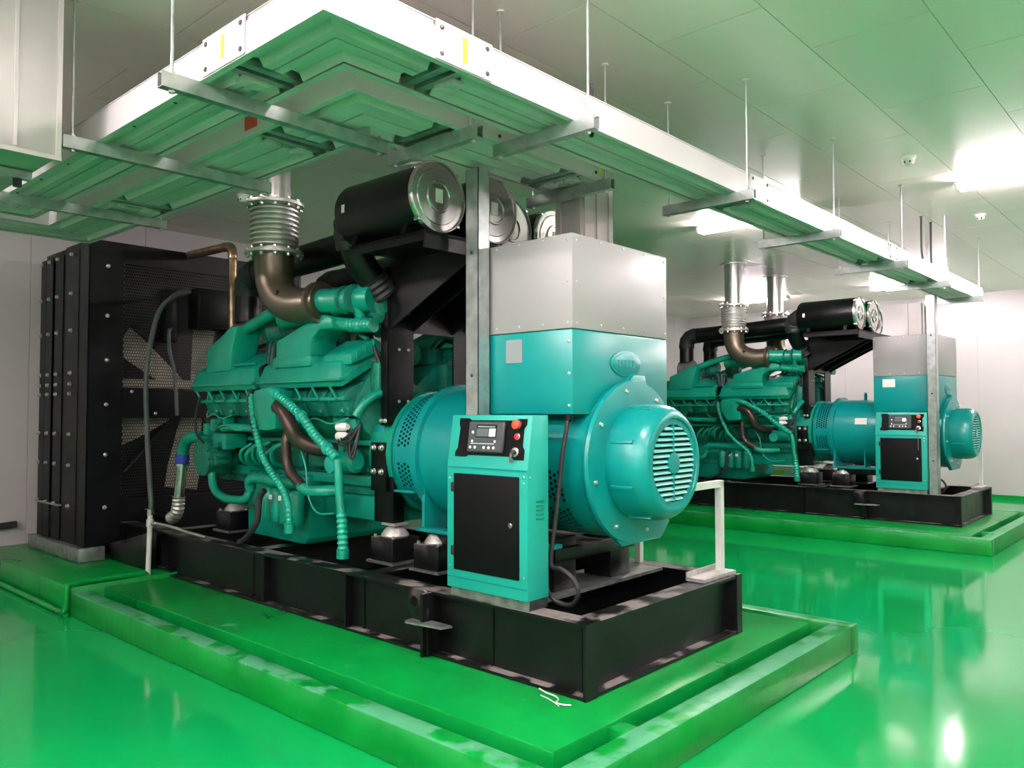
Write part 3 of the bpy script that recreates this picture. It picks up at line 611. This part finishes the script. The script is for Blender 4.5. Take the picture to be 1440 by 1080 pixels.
# ---- air filter stand
st = M().prism([(-4.215, 3.385), (-4.215, 3.40), (-4.175, 3.40), (-4.175, 3.60), (-4.16, 3.60), (-4.16, 3.385)], 'z', 1.44, 2.50).build('filter_stand', 'black_paint', gen)
M().box(-4.235, -4.165, 3.375, 3.41, 1.44, 2.50, .003).build('post_flange', 'black_paint', st)
M().box(-4.235, -4.165, mir(3.41), mir(3.375), 1.44, 2.50, .003).build('post_flange', 'black_paint', st)
M().prism([(-4.215, mir(3.385)), (-4.215, mir(3.40)), (-4.175, mir(3.40)), (-4.175, mir(3.60)), (-4.16, mir(3.60)), (-4.16, mir(3.385))], 'z', 1.44, 2.50).build('post', 'black_paint', st)
M().box(-4.172, -4.160, 3.60, mir(3.60), 2.07, 2.50).build('web_plate', 'black_paint', st)
M().box(-4.06, -3.35, 2.98, mir(2.98), 2.535, 2.56, .003).build('platform', 'black_paint', st)
M().box(-4.06, -3.36, 2.98, 2.99, 2.50, 2.56).build('platform_edge', 'black_paint', st)
M().box(-3.365, -3.35, 2.98, mir(2.98), 2.46, 2.56).build('platform_edge', 'black_paint', st)
for yy in (3.40, 3.60, 3.97, 4.17): M().prism([(-4.16, 2.536), (-3.36, 2.536), (-3.36, 2.48), (-4.16, 2.08)], 'y', yy-.005, yy+.005).build('gusset', 'black_paint', st)
for zz in (1.47, 1.60, 1.95, 2.2):
    for yy in (3.47, 3.55): bolt(st, (-4.16, yy, zz), '+x', sc=.8)
for zz in (1.47,):
    for xx in (-4.22, -4.18): bolt(st, (xx, 3.375, zz), '-y', sc=1.2)
# ---- air filters
FZ = 2.775
for i, (fy, fx) in enumerate(((3.11, -3.37), (3.545, -3.34), (3.99, -3.60), (4.425, -3.57))):
    x0 = fx-.77
    af = M().lathe([(x0, .10), (x0+.01, .19), (x0+.03, .202), (fx-.03, .202), (fx-.028, .19)], (0, fy, FZ), 'x', 48).build('air_filter', 'black_paint', gen)
    M().lathe([(fx-.035, .205), (fx-.03, .213), (fx-.008, .213), (fx, .208), (fx+.002, .200), (fx-.010, .196), (fx-.010, .165), (fx-.004, .160), (fx-.004, .095), (fx+.006, .090), (fx+.006, .080), (fx-.002, .076), (fx-.002, .02)], (0, fy, FZ), 'x', 48).build('end_cap', 'steel', af)
    M().box(fx-.003, fx+.001, fy-.028, fy+.028, FZ-.035, FZ+.045).build('label', 'sticker', af)
    M().box(x0+.10, x0+.13, fy-.2025, fy-.196, FZ-.02, FZ+.03).build('label', 'white', af)
    for k in range(4):
        a = PI/4+k*PI/2; M().box(fx-.04, fx+.004, fy+.212*math.cos(a)-.012, fy+.212*math.cos(a)+.012, FZ+.212*math.sin(a)-.012, FZ+.212*math.sin(a)+.012, .003).build('latch', 'steel', af)
    for xx in (x0+.15, fx-.15): M().prism([(fy-.15, 2.56), (fy-.12, 2.64), (fy-.05, 2.585), (fy+.05, 2.585), (fy+.12, 2.64), (fy+.15, 2.56)], 'x', xx-.02, xx+.02).build('saddle', 'black_paint', af)
    if i in (0, 3):
        f_ = (lambda y: y) if i == 0 else mir
        M().tube([(x0+.03, fy, FZ), (x0-.05, fy, FZ-.01), (x0-.11, f_(3.14), FZ-.07), (x0-.12, f_(3.17), FZ-.17)], .12, 20, corr=.07, step=.03).build('intake_elbow', 'rubber', af)
        M().tube([(x0-.12, f_(3.17), FZ-.15), (x0-.12, f_(3.22), 2.52), (x0-.10, f_(3.33), 2.40)], .10, 18).build('intake_drop', 'black_paint', af)
        M().tube([(x0-.105, f_(3.31), 2.42), (x0-.08, f_(3.40), 2.31)], .112, 18, corr=.08, smooth=False, step=.02).build('intake_hose', 'rubber', af)
    else:
        f_ = (lambda y: y) if i == 1 else mir
        M().tube([(x0+.03, fy, FZ-.01), (x0-.2, f_(3.5), FZ-.03), (-4.6, f_(3.44), 2.72), (-5.2, f_(3.42), 2.69), (-5.85, f_(3.42), 2.67)], .112, 20).build('intake_duct', 'black_paint', af)
        M().tube([(-5.83, f_(3.42), 2.67), (-5.95, f_(3.42), 2.66), (-6.03, f_(3.42), 2.59), (-6.04, f_(3.42), 2.48)], .118, 20, corr=.05, step=.035).build('intake_elbow', 'rubber', af)
        M().cyl((-6.04, f_(3.42), 2.50), (-6.04, f_(3.42), 2.27), .105, 20).build('intake_drop', 'black_paint', af)
        M().lathe([(-.2, .06), (-.17, .13), (.05, .13), (.08, .09)], (-5.98, f_(3.44), 2.17), 'x', 20).build('intake_tee', 'zinc_dark', af)
# ---- radiator
rad = M().box(-8.70, -8.12, 2.74, mir(2.74), .34, 3.08, .004).build('radiator', 'radiator_black', gen)
for (xa, xb, yo) in ((-8.72, -8.58, 2.70), (-8.54, -8.37, 2.69), (-8.33, -8.12, 2.70), (-8.08, -7.74, 2.705), (-7.66, -7.49, 2.695)):
    for yy in ((yo, yo+.05), (mir(yo+.05), mir(yo))):
        M().prism([(xa, yy[0]), (xb, yy[0]), (xb, yy[0]+.008), (xa+.008, yy[0]+.008), (xa+.008, yy[1]), (xa, yy[1])], 'z', .34, 3.02).build('side_flange', 'radiator_black', rad)
for zz in (2.98, 2.62, 2.28, 1.89, 1.79, 1.70, 1.33, 1.05, .68):
    for xx in (-8.66, -8.44, -8.22, -7.86): bolt(rad, (xx, 2.69, zz), '-y', sc=1.5)
M().box(-8.12, -7.50, 2.71, 2.72, .34, 3.06).build('shroud_side', 'radiator_black', rad)
M().box(-8.12, -7.50, mir(2.72), mir(2.71), .34, 3.06).build('shroud_side', 'radiator_black', rad)
M().box(-8.12, -7.50, 2.72, mir(2.72), 3.05, 3.08).build('shroud_top', 'radiator_black', rad)
M().box(-8.12, -7.50, 2.72, mir(2.72), .34, .37).build('shroud_bottom', 'radiator_black', rad)
YM0, YM1 = 3.0, mir(3.0)
for nm, b_ in (('guard_frame', (-7.52, -7.495, 2.71, YM0, .36, 3.06)), ('guard_frame', (-7.52, -7.495, YM1, mir(2.71), .36, 3.06)), ('guard_frame', (-7.515, -7.49, YM0, YM1, 2.90, 3.06)), ('guard_frame', (-7.515, -7.49, YM0, YM1, .36, .74)), ('guard_bar', (-7.51, -7.485, YM0, YM1, 1.48, 1.74))):
    M().box(*b_).build(nm, 'radiator_black', rad)
for z0, z1 in ((1.74, 2.90), (.74, 1.48)):
    nv = int((z1-z0)/.027); nu = int((YM1-YM0)/.022)
    M().perf(lambda u, v, z0=z0, z1=z1: (-7.50, YM0+u*(YM1-YM0), z0+v*(z1-z0)), nu, nv, .74, .78).build('fan_guard', 'mesh_black', rad)
for yy, zz in [(2.86, z) for z in (2.85, 2.4, 2.0, 1.6, 1.15, .68)]+[(3.08, 1.72), (3.5, 1.71), (3.3, 1.52)]: bolt(rad, (-7.494, yy, zz), '+x', sc=1.4)
fan = M().lathe([(-7.80, .10), (-7.79, .16), (-7.66, .16), (-7.65, .10)], (0, AY, 1.67), 'x', 28).build('fan_hub', 'blade', rad)
for k in range(6):
    a = math.radians(142+60*k); R_ = Matrix.Rotation(a, 3, 'X')
    q = M(); vs = []
    for r_, w, tw in ((.14, .09, .5), (.4, .12, .42), (.7, .15, .34), (.9, .15, .28)):
        for s_ in (-1, 1):
            for t_ in (-.004, .004):
                vs.append(Vector((-7.72+s_*w*math.sin(tw)+t_, 0, 0))+R_ @ Vector((0, r_, s_*w*math.cos(tw)))+Vector((0, AY, 1.67)))
    fs = []
    for j in range(3):
        a0 = j*4; b0 = a0+4
        for i0, i1 in ((0, 1), (1, 3), (3, 2), (2, 0)): fs.append((a0+i0, a0+i1, b0+i1, b0+i0))
    fs += [(0, 1, 3, 2), (12, 14, 15, 13)]
    q.add(vs, fs).build('fan_blade', 'blade', rad)
M().box(-7.62, -7.60, 2.95, mir(2.95), 1.76, 1.84).build('shroud_strip', 'blade', rad)
M().cyl((-7.47, 3.02, .98), (-7.47, 3.46, 1.46), .022, 6).build('guard_strut', 'radiator_black', rad)
jb = M().box(-7.48, -7.28, 3.60, 4.16, 2.33, 2.72, .008).build('junction_cabinet', 'black_paint', rad)
M().box(-7.285, -7.275, 3.63, 4.13, 2.36, 2.69, .004).build('cabinet_door', 'radiator_black', rad)
M().box(-7.49, -7.44, 3.36, 3.48, 2.2, 2.7, .004).build('pipe_bracket', 'radiator_black', rad)
M().tube([(-7.44, 3.42, 2.32), (-7.40, 3.38, 2.28), (-7.38, 3.38, 2.1), (-7.36, 3.42, 1.9), (-7.34, 3.44, 1.5)], .018, 8).build('sight_hose', 'hose_grey', rad)
foot = M().prism([(-8.78, .22), (-8.78, .34), (-7.46, .34), (-7.46, .22)], 'y', 2.64, 2.86, .004).build('radiator_foot', 'zinc_dark', rad)
M().prism([(-8.78, .22), (-8.78, .34), (-7.46, .34), (-7.46, .22)], 'y', mir(2.86), mir(2.64), .004).build('radiator_foot', 'zinc_dark', rad)
M().prism([(-7.46, .22), (-7.46, .36), (-6.72, .52), (-6.72, .22)], 'y', 2.90, 2.99, .003).build('foot_brace', 'base_black', rad)
M().box(-8.70, -8.45, 2.725, 2.735, .36, .66).build('drain_plate', 'zinc_dark', rad)
M().box(-8.72, -8.1, 2.68, 2.74, .66, .675).build('side_ledge', 'zinc', rad)
# ---- end guard frame on the base
gf = M().box(-2.37, -2.33, mir(3.06)-.03, mir(3.06)+.01, BT+.02, 1.10).build('end_guard', 'bar_white', gen)
M().box(-2.37, -2.33, 3.64, mir(3.06)+.01, 1.065, 1.105).build('guard_rail', 'bar_white', gf)
M().box(-2.95, -2.91, mir(3.06)-.04, mir(3.06), BT, .98).build('guard_post', 'bar_white', gf)
M().box(-2.40, -2.28, 4.18, mir(3.0), BT+.0, BT+.02).build('guard_foot', 'mount_cap', gf)
M().box(-2.40, -2.39, 4.18, mir(3.0), BT+.0, BT+.05).build('guard_foot', 'mount_cap', gf)
M().box(-3.06, -2.72, 3.13, mir(3.13), BT-.02, BT-.001).build('cross_plate', 'zinc_dark', gf)
# ---- second set: a copy at the back wall
gen2 = copy_tree(gen); gen2.location = O+G2
gen2['label'] = 'teal diesel generator with black radiator, on the plinth along the white back wall'
for o_ in [g for ch in gen2.children for g in ch.children if g.name.startswith('rating_plate')]: bpy.data.objects.remove(o_)
M().box(-3.18, -3.03, 3.296, 3.2985, 1.83, 1.93).build('sticker', 'sticker', gen2)
m = M().box(-3.55, -3.40, 0, .002, -.04, .04); R_ = Matrix.Rotation(math.radians(-6), 3, 'X')
m.v = [R_ @ Vector((v.x, v.y-.4345, v.z))+Vector((0, AY, AZ+.10)) for v in m.v]; m.build('sticker', 'sticker', gen2)
m = M().tube([(-2.69, 2.98, 1.29), (-2.69, 2.975, 1.2), (-2.69, 2.975, 1.06)], .004, 6).build('key_cord', 'steel', gen2)
# ================================================================== exhaust stacks
def stack(x, y, label):
    o = Vector((x, y, 2.66)); r = empty('exhaust_pipe', o, label, 'exhaust pipe', 'exhaust pipes to the ceiling')
    m = MB().lathe([(.0, .15), (.0, .208), (.022, .208), (.022, .15)], (0, 0, 0), 'z', 40).build('lower_flange', 'bellows', r)
    prof = [(.022, .142), (.045, .142)]
    for k in range(8):
        z = .05+k*.036; prof += [(z, .148), (z+.008, .170), (z+.020, .172), (z+.028, .150)]
    prof += [(.345, .14), (.352, .14)]
    MB().lathe(prof, (0, 0, 0), 'z', 40).build('bellows', 'bellows', r)
    MB().lathe([(.352, .14), (.352, .208), (.374, .208), (.374, .13)], (0, 0, 0), 'z', 40).build('upper_flange', 'bellows', r)
    MB().cyl((0, 0, .374), (0, 0, CEIL-2.66-.006), .122, 32).build('pipe', 'steel', r)
    MB().lathe([(CEIL-2.66-.03, .123), (CEIL-2.66-.03, .18), (CEIL-2.66-.012, .18)], (0, 0, 0), 'z', 32).build('ceiling_collar', 'zinc', r)
    for k in range(12):
        a = 2*PI*k/12
        for z in (.022, .374):
            inst('bolt', bolt_me, r, (.182*math.cos(a), .182*math.sin(a), z), (0, 0, 0), (1.3, 1.3, 1.5))
            inst('bolt', bolt_me, r, (.182*math.cos(a), .182*math.sin(a), z-.022), (PI, 0, 0), (1.3, 1.3, 1.5))
for d, nm in ((Vector((0, 0, 0)), 'the generator with the drain pipe'), (G2, 'the generator by the back wall')):
    stack(-5.10+d.x, 3.09+d.y, 'ribbed steel exhaust pipe over %s, aisle side' % nm)
    stack(-5.10+d.x, mir(3.09)+d.y, 'ribbed steel exhaust pipe over %s, far bank' % nm)
# ================================================================== cable trays
def sweep(m, prof, path):
    """prof (s to the left, z) swept along an xy path with mitred corners"""
    n = len(prof); P = [Vector(p) for p in path]; rows = []
    for i, p in enumerate(P):
        d0 = (P[i]-P[i-1]).normalized() if i else (P[1]-P[0]).normalized()
        d1 = (P[i+1]-P[i]).normalized() if i < len(P)-1 else d0
        n0 = Vector((-d0.y, d0.x)); n1 = Vector((-d1.y, d1.x)); b = (n0+n1)/(1+n0.dot(n1))
        rows.append([(p.x+b.x*s_, p.y+b.y*s_, z) for s_, z in prof])
    vs = [v for r in rows for v in r]; fs = [tuple(range(n))[::-1], tuple((len(P)-1)*n+k for k in range(n))]
    for i in range(len(P)-1):
        for k in range(n): a = i*n+k; b = i*n+(k+1) % n; fs.append((a, b, b+n, a+n))
    return m.add(vs, fs)
ZT = 2.92
def rail(h, w, left=True):
    t = .005; q = [(0, 0), (0, h*.8), (.010, h*.84), (.010, h), (.04, h), (.04, h-t), (.010+t, h-t), (.010+t, h*.84-t), (t, h*.8-t), (t, t), (.032, t), (.032, 0)]
    if not left: q = [(w-a, b) for a, b in q][::-1]
    return q
def pan(w):
    t = .003
    lo = [(.030, .012), (.05, .046), (.105, .046), (.125, .014), (w/2-.005, .014), (w/2-.005, .05), (w/2+.005, .05), (w/2+.005, .014), (w-.125, .014), (w-.105, .046), (w-.05, .046), (w-.030, .012)]
    return lo+[(w-.030, .07), (.030, .07)]
def tray(name, label, s, w, h, xs, ycorner, yend, gaps_x, gaps_y, plates):
    oy = 1.57+s; ox = -2.29-s
    o = Vector((ox, oy, ZT)); r = empty(name, o, label, 'cable tray', 'overhead cable trays')
    def T(m): m.o = o; return m
    def Z(q): return [(a, b+ZT) for a, b in q]
    xs = -6.01-s      # first leg comes from the near side of the room, turns at the radiator
    full = [(xs, -4.18), (xs, oy), (ox, oy), (ox, yend)]
    sweep(T(MB()), Z(rail(h, w)), full).build('side_rail', 'tray_white', r, 20)
    sweep(T(MB()), Z(rail(h, w, False)), full).build('side_rail', 'tray_white', r, 20)
    xb = [xs]+[g for p in gaps_x for g in p]; yb = [g for p in gaps_y for g in p]+[yend]
    for i in range(0, len(xb)-1, 2): sweep(T(MB()), Z(pan(w)), [(xs, -4.18), (xs, oy), (xb[i+1], oy)] if i == 0 else [(xb[i], oy), (xb[i+1], oy)]).build('tray_bottom', 'tray_white', r, 20)
    sweep(T(MB()), Z(pan(w)), [(xb[-1], oy), (ox, oy), (ox, yb[0])]).build('corner_bottom', 'tray_white', r, 20)
    for i in range(1, len(yb)-1, 2): sweep(T(MB()), Z(pan(w)), [(ox, yb[i]), (ox, yb[i+1])]).build('tray_bottom', 'tray_white', r, 20)
    for a, b in gaps_x:
        for t_ in (.3, .72):
            x_ = a+(b-a)*t_; T(MB()).box(x_-.02, x_+.02, oy+.006, oy+w-.006, ZT+.02, ZT+.055).build('cross_bar', 'zinc', r)
        for ss in (.14, w-.14): T(MB()).box(a-.02, a+.05, oy+ss-.03, oy+ss+.03, ZT-.004, ZT+.02, .003).build('cover_clip', 'tray_white', r)
        T(MB()).box(a-.02, b+.02, oy+.03, oy+w-.03, ZT+h-.02, ZT+h-.01).build('lid_strip', 'zinc', r)
    for a, b in gaps_y:
        for t_ in (.3, .72):
            y_ = a+(b-a)*t_; T(MB()).box(ox-w+.006, ox-.006, y_-.02, y_+.02, ZT+.02, ZT+.055).build('cross_bar', 'zinc', r)
        for ss in (.14, w-.14): T(MB()).box(ox-ss-.03, ox-ss+.03, b-.05, b+.02, ZT-.004, ZT+.02, .003).build('cover_clip', 'tray_white', r)
        T(MB()).box(ox-w+.03, ox-.03, a-.02, b+.02, ZT+h-.02, ZT+h-.01).build('lid_strip', 'zinc', r)
    sweep(T(MB()), [(.006, ZT+h-.008), (w-.006, ZT+h-.008), (w-.006, ZT+h-.004), (.006, ZT+h-.004)], full).build('lid', 'tray_white', r, 20)
    scr = plates_screw
    for kind, a, b, lab in plates:
        if kind == 'x':
            T(MB()).box(a, b, oy-.006, oy, ZT+.004, ZT+h*.98).build('splice_plate', 'tray_white', r)
            for x_ in (a+.03, b-.03):
                for z_ in (.03, h-.03): inst('bolt', scr, r, Vector((x_, oy-.006, ZT+z_))-o, AX['-y'])
            if lab: T(MB()).box((a+b)/2-.012, (a+b)/2+.012, oy-.0075, oy-.006, ZT+.035, ZT+h-.035).build('label', lab, r)
        else:
            T(MB()).box(ox, ox+.006, a, b, ZT+.004, ZT+h*.98).build('splice_plate', 'tray_white', r)
            for y_ in (a+.03, b-.03):
                for z_ in (.03, h-.03): inst('bolt', scr, r, Vector((ox+.006, y_, ZT+z_))-o, AX['+x'])
            if lab: T(MB()).box(ox+.006, ox+.0075, (a+b)/2-.014, (a+b)/2+.012, ZT+.03, ZT+h-.03).build('label', lab, r)
    return r, o
plates_screw = MB().lathe([(0, .011), (.004, .010), (.006, .005)], (0, 0, 0), 'z', 8).mesh('bolt', 'plastic_dark')
trA, oA = tray('cable_tray', 'white outer overhead cable tray running round the corner and on to the back generator', 0, .34, .165, -8.6, 0, 11.45,
     [(-3.07, -2.89)], [(2.16, 2.34), (4.93, 5.08), (7.75, 7.90), (9.4, 9.55)],
     [('x', -3.15, -2.81, 'yellow'), ('y', 2.09, 2.41, 'yellow'), ('y', 4.86, 5.14, None), ('y', 7.7, 7.95, None)])
trB, oB = tray('cable_tray', 'white inner overhead cable tray with a red tag, ending at the cable riser', .48, .46, .165, -8.6, 0, 3.95,
     [(-5.58, -5.40), (-3.70, -3.50)], [(2.62, 2.80), (3.62, 3.80)],
     [('y', 2.75, 3.0, None), ('y', 3.78, 3.94, 'yellow')])
MB(oB).box(-3.67, -3.55, oB.y-.002, oB.y, ZT+.03, ZT+.15).build('red_tag', 'orange_red', trB, label='red tag')
for rt, o_, w_, x0, y1 in ((trA, oA, .34, -6.0, 9.2), (trB, oB, .46, -6.0, 3.9)):
    x_ = -3.6
    while x_ > x0:
        for ss in (.09, w_-.09): inst('screw', plates_screw, rt, Vector((x_, o_.y+ss, ZT+.046))-o_, (PI, 0, 0), (.8, .8, .8))
        x_ -= .45
    y_ = 2.5
    while y_ < y1:
        for ss in (.09, w_-.09): inst('screw', plates_screw, rt, Vector((o_.x-ss, y_, ZT+.046))-o_, (PI, 0, 0), (.8, .8, .8))
        y_ += .45
# trapeze hangers
hang_me = {}
def hanger(p0, p1, label, group='trapeze hangers under the trays'):
    p0 = Vector(p0); p1 = Vector(p1); L = (p1-p0).length; rz = math.atan2(p1.y-p0.y, p1.x-p0.x)
    r = empty('trapeze_hanger', (p0.x, p0.y, ZT-.05), label, 'hanger', group, rz)
    prof = [(-.022, -.016), (.022, -.016), (.022, .048), (.012, .048), (.012, .044), (.018, .044), (.018, -.012), (-.018, -.012), (-.018, .044), (-.012, .044), (-.012, .048), (-.022, .048)]
    MB().prism(prof, 'x', 0, L).build('channel', 'zinc', r, 20)
    for x_ in (.05, L-.035):
        MB().cyl((x_, 0, -.03), (x_, 0, CEIL-.008-ZT+.05), .0065, 8).build('threaded_rod', 'zinc', r)
        for z_ in (.05, -.028): MB().lathe([(z_, .014), (z_+.010, .014)], (x_, 0, 0), 'z', 6).build('nut', 'steel_bolt', r)
        MB().lathe([(CEIL-.018-ZT+.05, .01), (CEIL-.013-ZT+.05, .022), (CEIL-.0065-ZT+.05, .022)], (x_, 0, 0), 'z', 12).build('ceiling_anchor', 'lit_joint', r)
for X_, w in ((-3.2, 'beside the corner joint'), (-4.3, 'beside the galvanised duct'), (-5.7, 'beneath the galvanised duct')):
    hanger((X_, 1.41), (X_, 2.57), 'grey channel hanger under both trays, %s' % w)
for Y_, w in ((3.0, 'first one past the corner on the outer tray'), (4.67, 'second one past the corner on the outer tray'), (6.15, 'third one past the corner on the outer tray'), (7.85, 'fourth one past the corner on the outer tray'), (9.37, 'fifth one past the corner on the outer tray'), (10.9, 'last one on the outer tray, over the back generator')):
    hanger((-2.17, Y_), (-2.82, Y_), 'grey channel hanger with two rods, %s' % w)
hanger((-2.66, 2.72), (-3.33, 2.72), 'grey channel hanger under the inner tray near the corner')
hanger((-2.70, 3.89), (-3.36, 3.89), 'grey channel hanger under the end of the inner tray')
# cable risers
def riser(name, x0, x1, y0, y1, z0, z1, label, mt, lips=True):
    o = Vector(((x0+x1)/2, (y0+y1)/2, z0)); r = empty(name, o, label, 'cable riser', 'cable risers')
    def T(): return MB(o)
    T().box(x0, x1, y0, y0+.004, z0, z1).build('front_sheet', mt, r)
    T().box(x1-.004, x1, y0, y1, z0, z1).build('side_sheet', mt, r)
    T().box(x0, x1, y1-.004, y1, z0, z1).build('back_sheet', mt, r)
    T().box(x0, x0+.004, y0, y1, z0, z1).build('side_sheet', mt, r)
    if lips:
        for y_ in (y0+.02, (y0+y1)/2-.02, y1-.06): T().box(x1, x1+.012, y_, y_+.04, z0, z1).build('rib', mt, r)
        for x_ in (x0+.0, x1-.04): T().box(x_, x_+.04, y0-.012, y0, z0, z1).build('rib', mt, r)
    else:
        for z_ in (z0+.4, z0+1.2, z0+1.9): inst('bolt', plates_screw, r, Vector((x0+.05, y0, z_))-o, AX['-y'])
    return r
riser('cable_riser', -3.235, -3.135, 3.19, 3.285, BT, ZT, 'galvanised square riser behind the control cabinet, rising to the inner tray', 'zinc', False)
riser("cable_riser", -3.19, -2.99, 3.965, 4.31, 2.476, ZT+.06, 'ribbed grey trunking standing on the pale grey terminal box', 'duct_zinc')
riser('cable_riser', -2.60+G2.x, -2.50+G2.x, 3.06+G2.y, 3.17+G2.y, BT, ZT, 'galvanised square riser beside the control cabinet of the back generator', 'zinc', False)
riser('cable_riser', -3.02+G2.x, -2.82+G2.x, 3.72+G2.y, 4.05+G2.y, 2.476, ZT, 'pale trunking standing on the terminal box of the back generator', 'duct_zinc')
# galvanised duct at the ceiling
o = Vector((-4.6, .7, 2.73)); du = empty('ventilation_duct', o, 'galvanised sheet ventilation duct hanging from the ceiling in front of the tray', 'duct')
MB(o).box(-5.15, -4.13, .20, 1.345, 2.75, CEIL-.01, .004).build('duct_body', 'duct_zinc', du)
MB(o).box(-4.13, -4.122, 1.15, 1.165, 2.76, CEIL-.01).build('seam', 'duct_zinc', du)
MB(o).box(-4.135, -4.118, .2, 1.352, 2.73, 2.752).build('bottom_flange', 'duct_zinc', du)
MB(o).box(-4.135, -4.122, 1.33, 1.352, 2.74, CEIL-.01).build('corner_angle', 'duct_zinc', du)
MB(o).box(-4.5, -4.46, .25, 1.33, 2.70, 2.74).build('support_bar', 'zinc', du)
MB(o).cyl((-4.48, 1.27, 2.70), (-4.48, 1.27, 2.66), .02, 10).build('rubber_foot', 'rubber', du)
# ================================================================== drain pipe and hose beside the radiator
o = Vector((-6.56, 2.85, .215)); dp = empty('drain_pipe', o, 'white drain pipe with valve and long grey hose beside the black radiator', 'pipe')
MB(o).cyl((-6.56, 2.85, .20), (-6.53, 2.85, .70), .020, 14).build('upright_pipe', 'bar_white', dp)
MB(o).lathe([(-.03, .02), (-.028, .028), (.03, .028), (.034, .02)], (-6.535, 2.85, .63), 'z', 12).build('tee', 'bar_white', dp)
MB(o).lathe([(-.03, .018), (-.025, .026), (.025, .026), (.03, .018)], (-6.53, 2.85, .72), 'z', 12).build('valve', 'steel', dp)
MB(o).box(-6.60, -6.46, 2.835, 2.845, .735, .745).build('valve_handle', 'steel', dp)
MB(o).tube([(-6.53, 2.85, .72), (-6.52, 2.85, .80), (-6.55, 2.85, .96), (-6.64, 2.86, 1.40), (-6.66, 2.86, 1.89), (-6.56, 2.90, 2.33), (-6.50, 3.0, 2.49), (-6.55, 3.12, 2.545), (-6.75, 3.25, 2.58), (-7.40, 3.42, 2.62)], .020, 12).build('hose', 'hose_grey', dp)
MB(o).tube([(-6.50, 2.85, .63), (-6.40, 2.86, .635), (-6.25, 2.90, .62), (-6.10, 2.95, .59), (-5.95, 3.03, .555)], .014, 10).build('braided_hose', 'steel', dp)
for x_ in (-6.48, -6.44): MB(o).lathe([(-.01, .012), (-.01, .02), (.01, .02), (.01, .012)], (x_, 2.85, .632), 'x', 8).build('fitting', 'steel', dp)
MB(o).tube([(-6.56, 2.85, .225), (-6.54, 2.6, .235), (-6.50, 2.26, .236), (-6.495, 2.225, .215), (-6.495, 2.218, .10), (-6.50, 2.215, .05), (-6.55, 2.215, .028), (-6.7, 2.215, .025), (-9.0, 2.22, .025)], .022, 12, sub=4).build('green_pipe', 'plinth_paint', dp)
# ================================================================== small things on ceiling and walls
def detector(x, y, label, kind=0):
    r = empty('smoke_detector', (x, y, CEIL-.006), label, 'detector', 'ceiling detectors')
    MB().lathe([(0, .055), (-.012, .055), (-.014, .045)], (0, 0, 0), 'z', 20).build('base', 'white', r)
    MB().lathe([(-.014, .045), (-.05, .042), (-.065, .03), (-.068, .01)], (0, 0, 0), 'z', 20).build('head', 'sticker', r)
    for s_ in (-1, 1): MB().box(s_*.02-.006, s_*.02+.006, -.045, -.038, -.055, -.04).build('vent', 'plastic_dark', r)
detector(-1.92, 7.02, 'round white smoke detector on the ceiling nearest the batten light')
detector(-1.93, 9.6, 'round white smoke detector on the ceiling beyond the batten light')
detector(-7.03, 3.92, 'round white smoke detector behind the bellows exhaust pipe')
def dangling(x, y, label, h, top=CEIL-ZT-.03):
    r = empty('power_cable', (x, y, ZT+.02), label, 'cable', 'black cables dropping into the tray')
    MB().tube([(0, 0, 0), (.005, .02, h*.4), (0, 0, h*.7), (0, .01, top)], .011, 8).build('cable', 'rubber', r)
    MB().lathe([(top-.01, .012), (top+.003, .018)], (0, .01, 0), 'z', 10).build('gland', 'plastic_dark', r)
dangling(-2.42, 9.25, 'black cable dropping from ceiling into tray just before the fifth hanger', .5)
dangling(-2.42, 9.62, 'black cable dropping from ceiling into tray just past the fifth hanger', .4)
dangling(-2.4, 3.27, 'short black cable end standing up out of the tray past the first hanger', .2, .27)
r = empty('hazard_board', (-5.2, 12.4, .215), 'white board with yellow stripes behind the back generator', 'board')
MB().box(-1.2, .9, -.02, .02, 0, .44, .004).build('board', 'white', r)
for i in range(5): MB().box(-1.1+i*.40, -.90+i*.40, -.024, -.02, .31, .37).build('yellow_stripe', 'yellow', r)
tr = MB(); tr.tube([(XL+.06, YN+.1, .40), (XL+.06, 2.2, .40), (XL+.06, 2.6, .42)], .035, 10, smooth=False)
tr.build('trim_1', 'rubber', kind='structure')

r = empty('wire_scrap', (-2.36, 2.965, .18), 'pale loop of scrap wire lying by the corner of the black base frame', 'wire')
MB().tube([(-.16, .02, .008), (-.10, -.0, .008), (-.04, -.01, .009), (0, -.03, .008), (.02, -.07, .008), (.06, -.07, .008), (.09, -.05, .008)], .004, 6).build('strand', 'bar_white', r)
MB().tube([(-.10, -.04, .006), (-.02, -.06, .006), (.05, -.09, .006)], .003, 6).build('strand', 'bar_white', r)
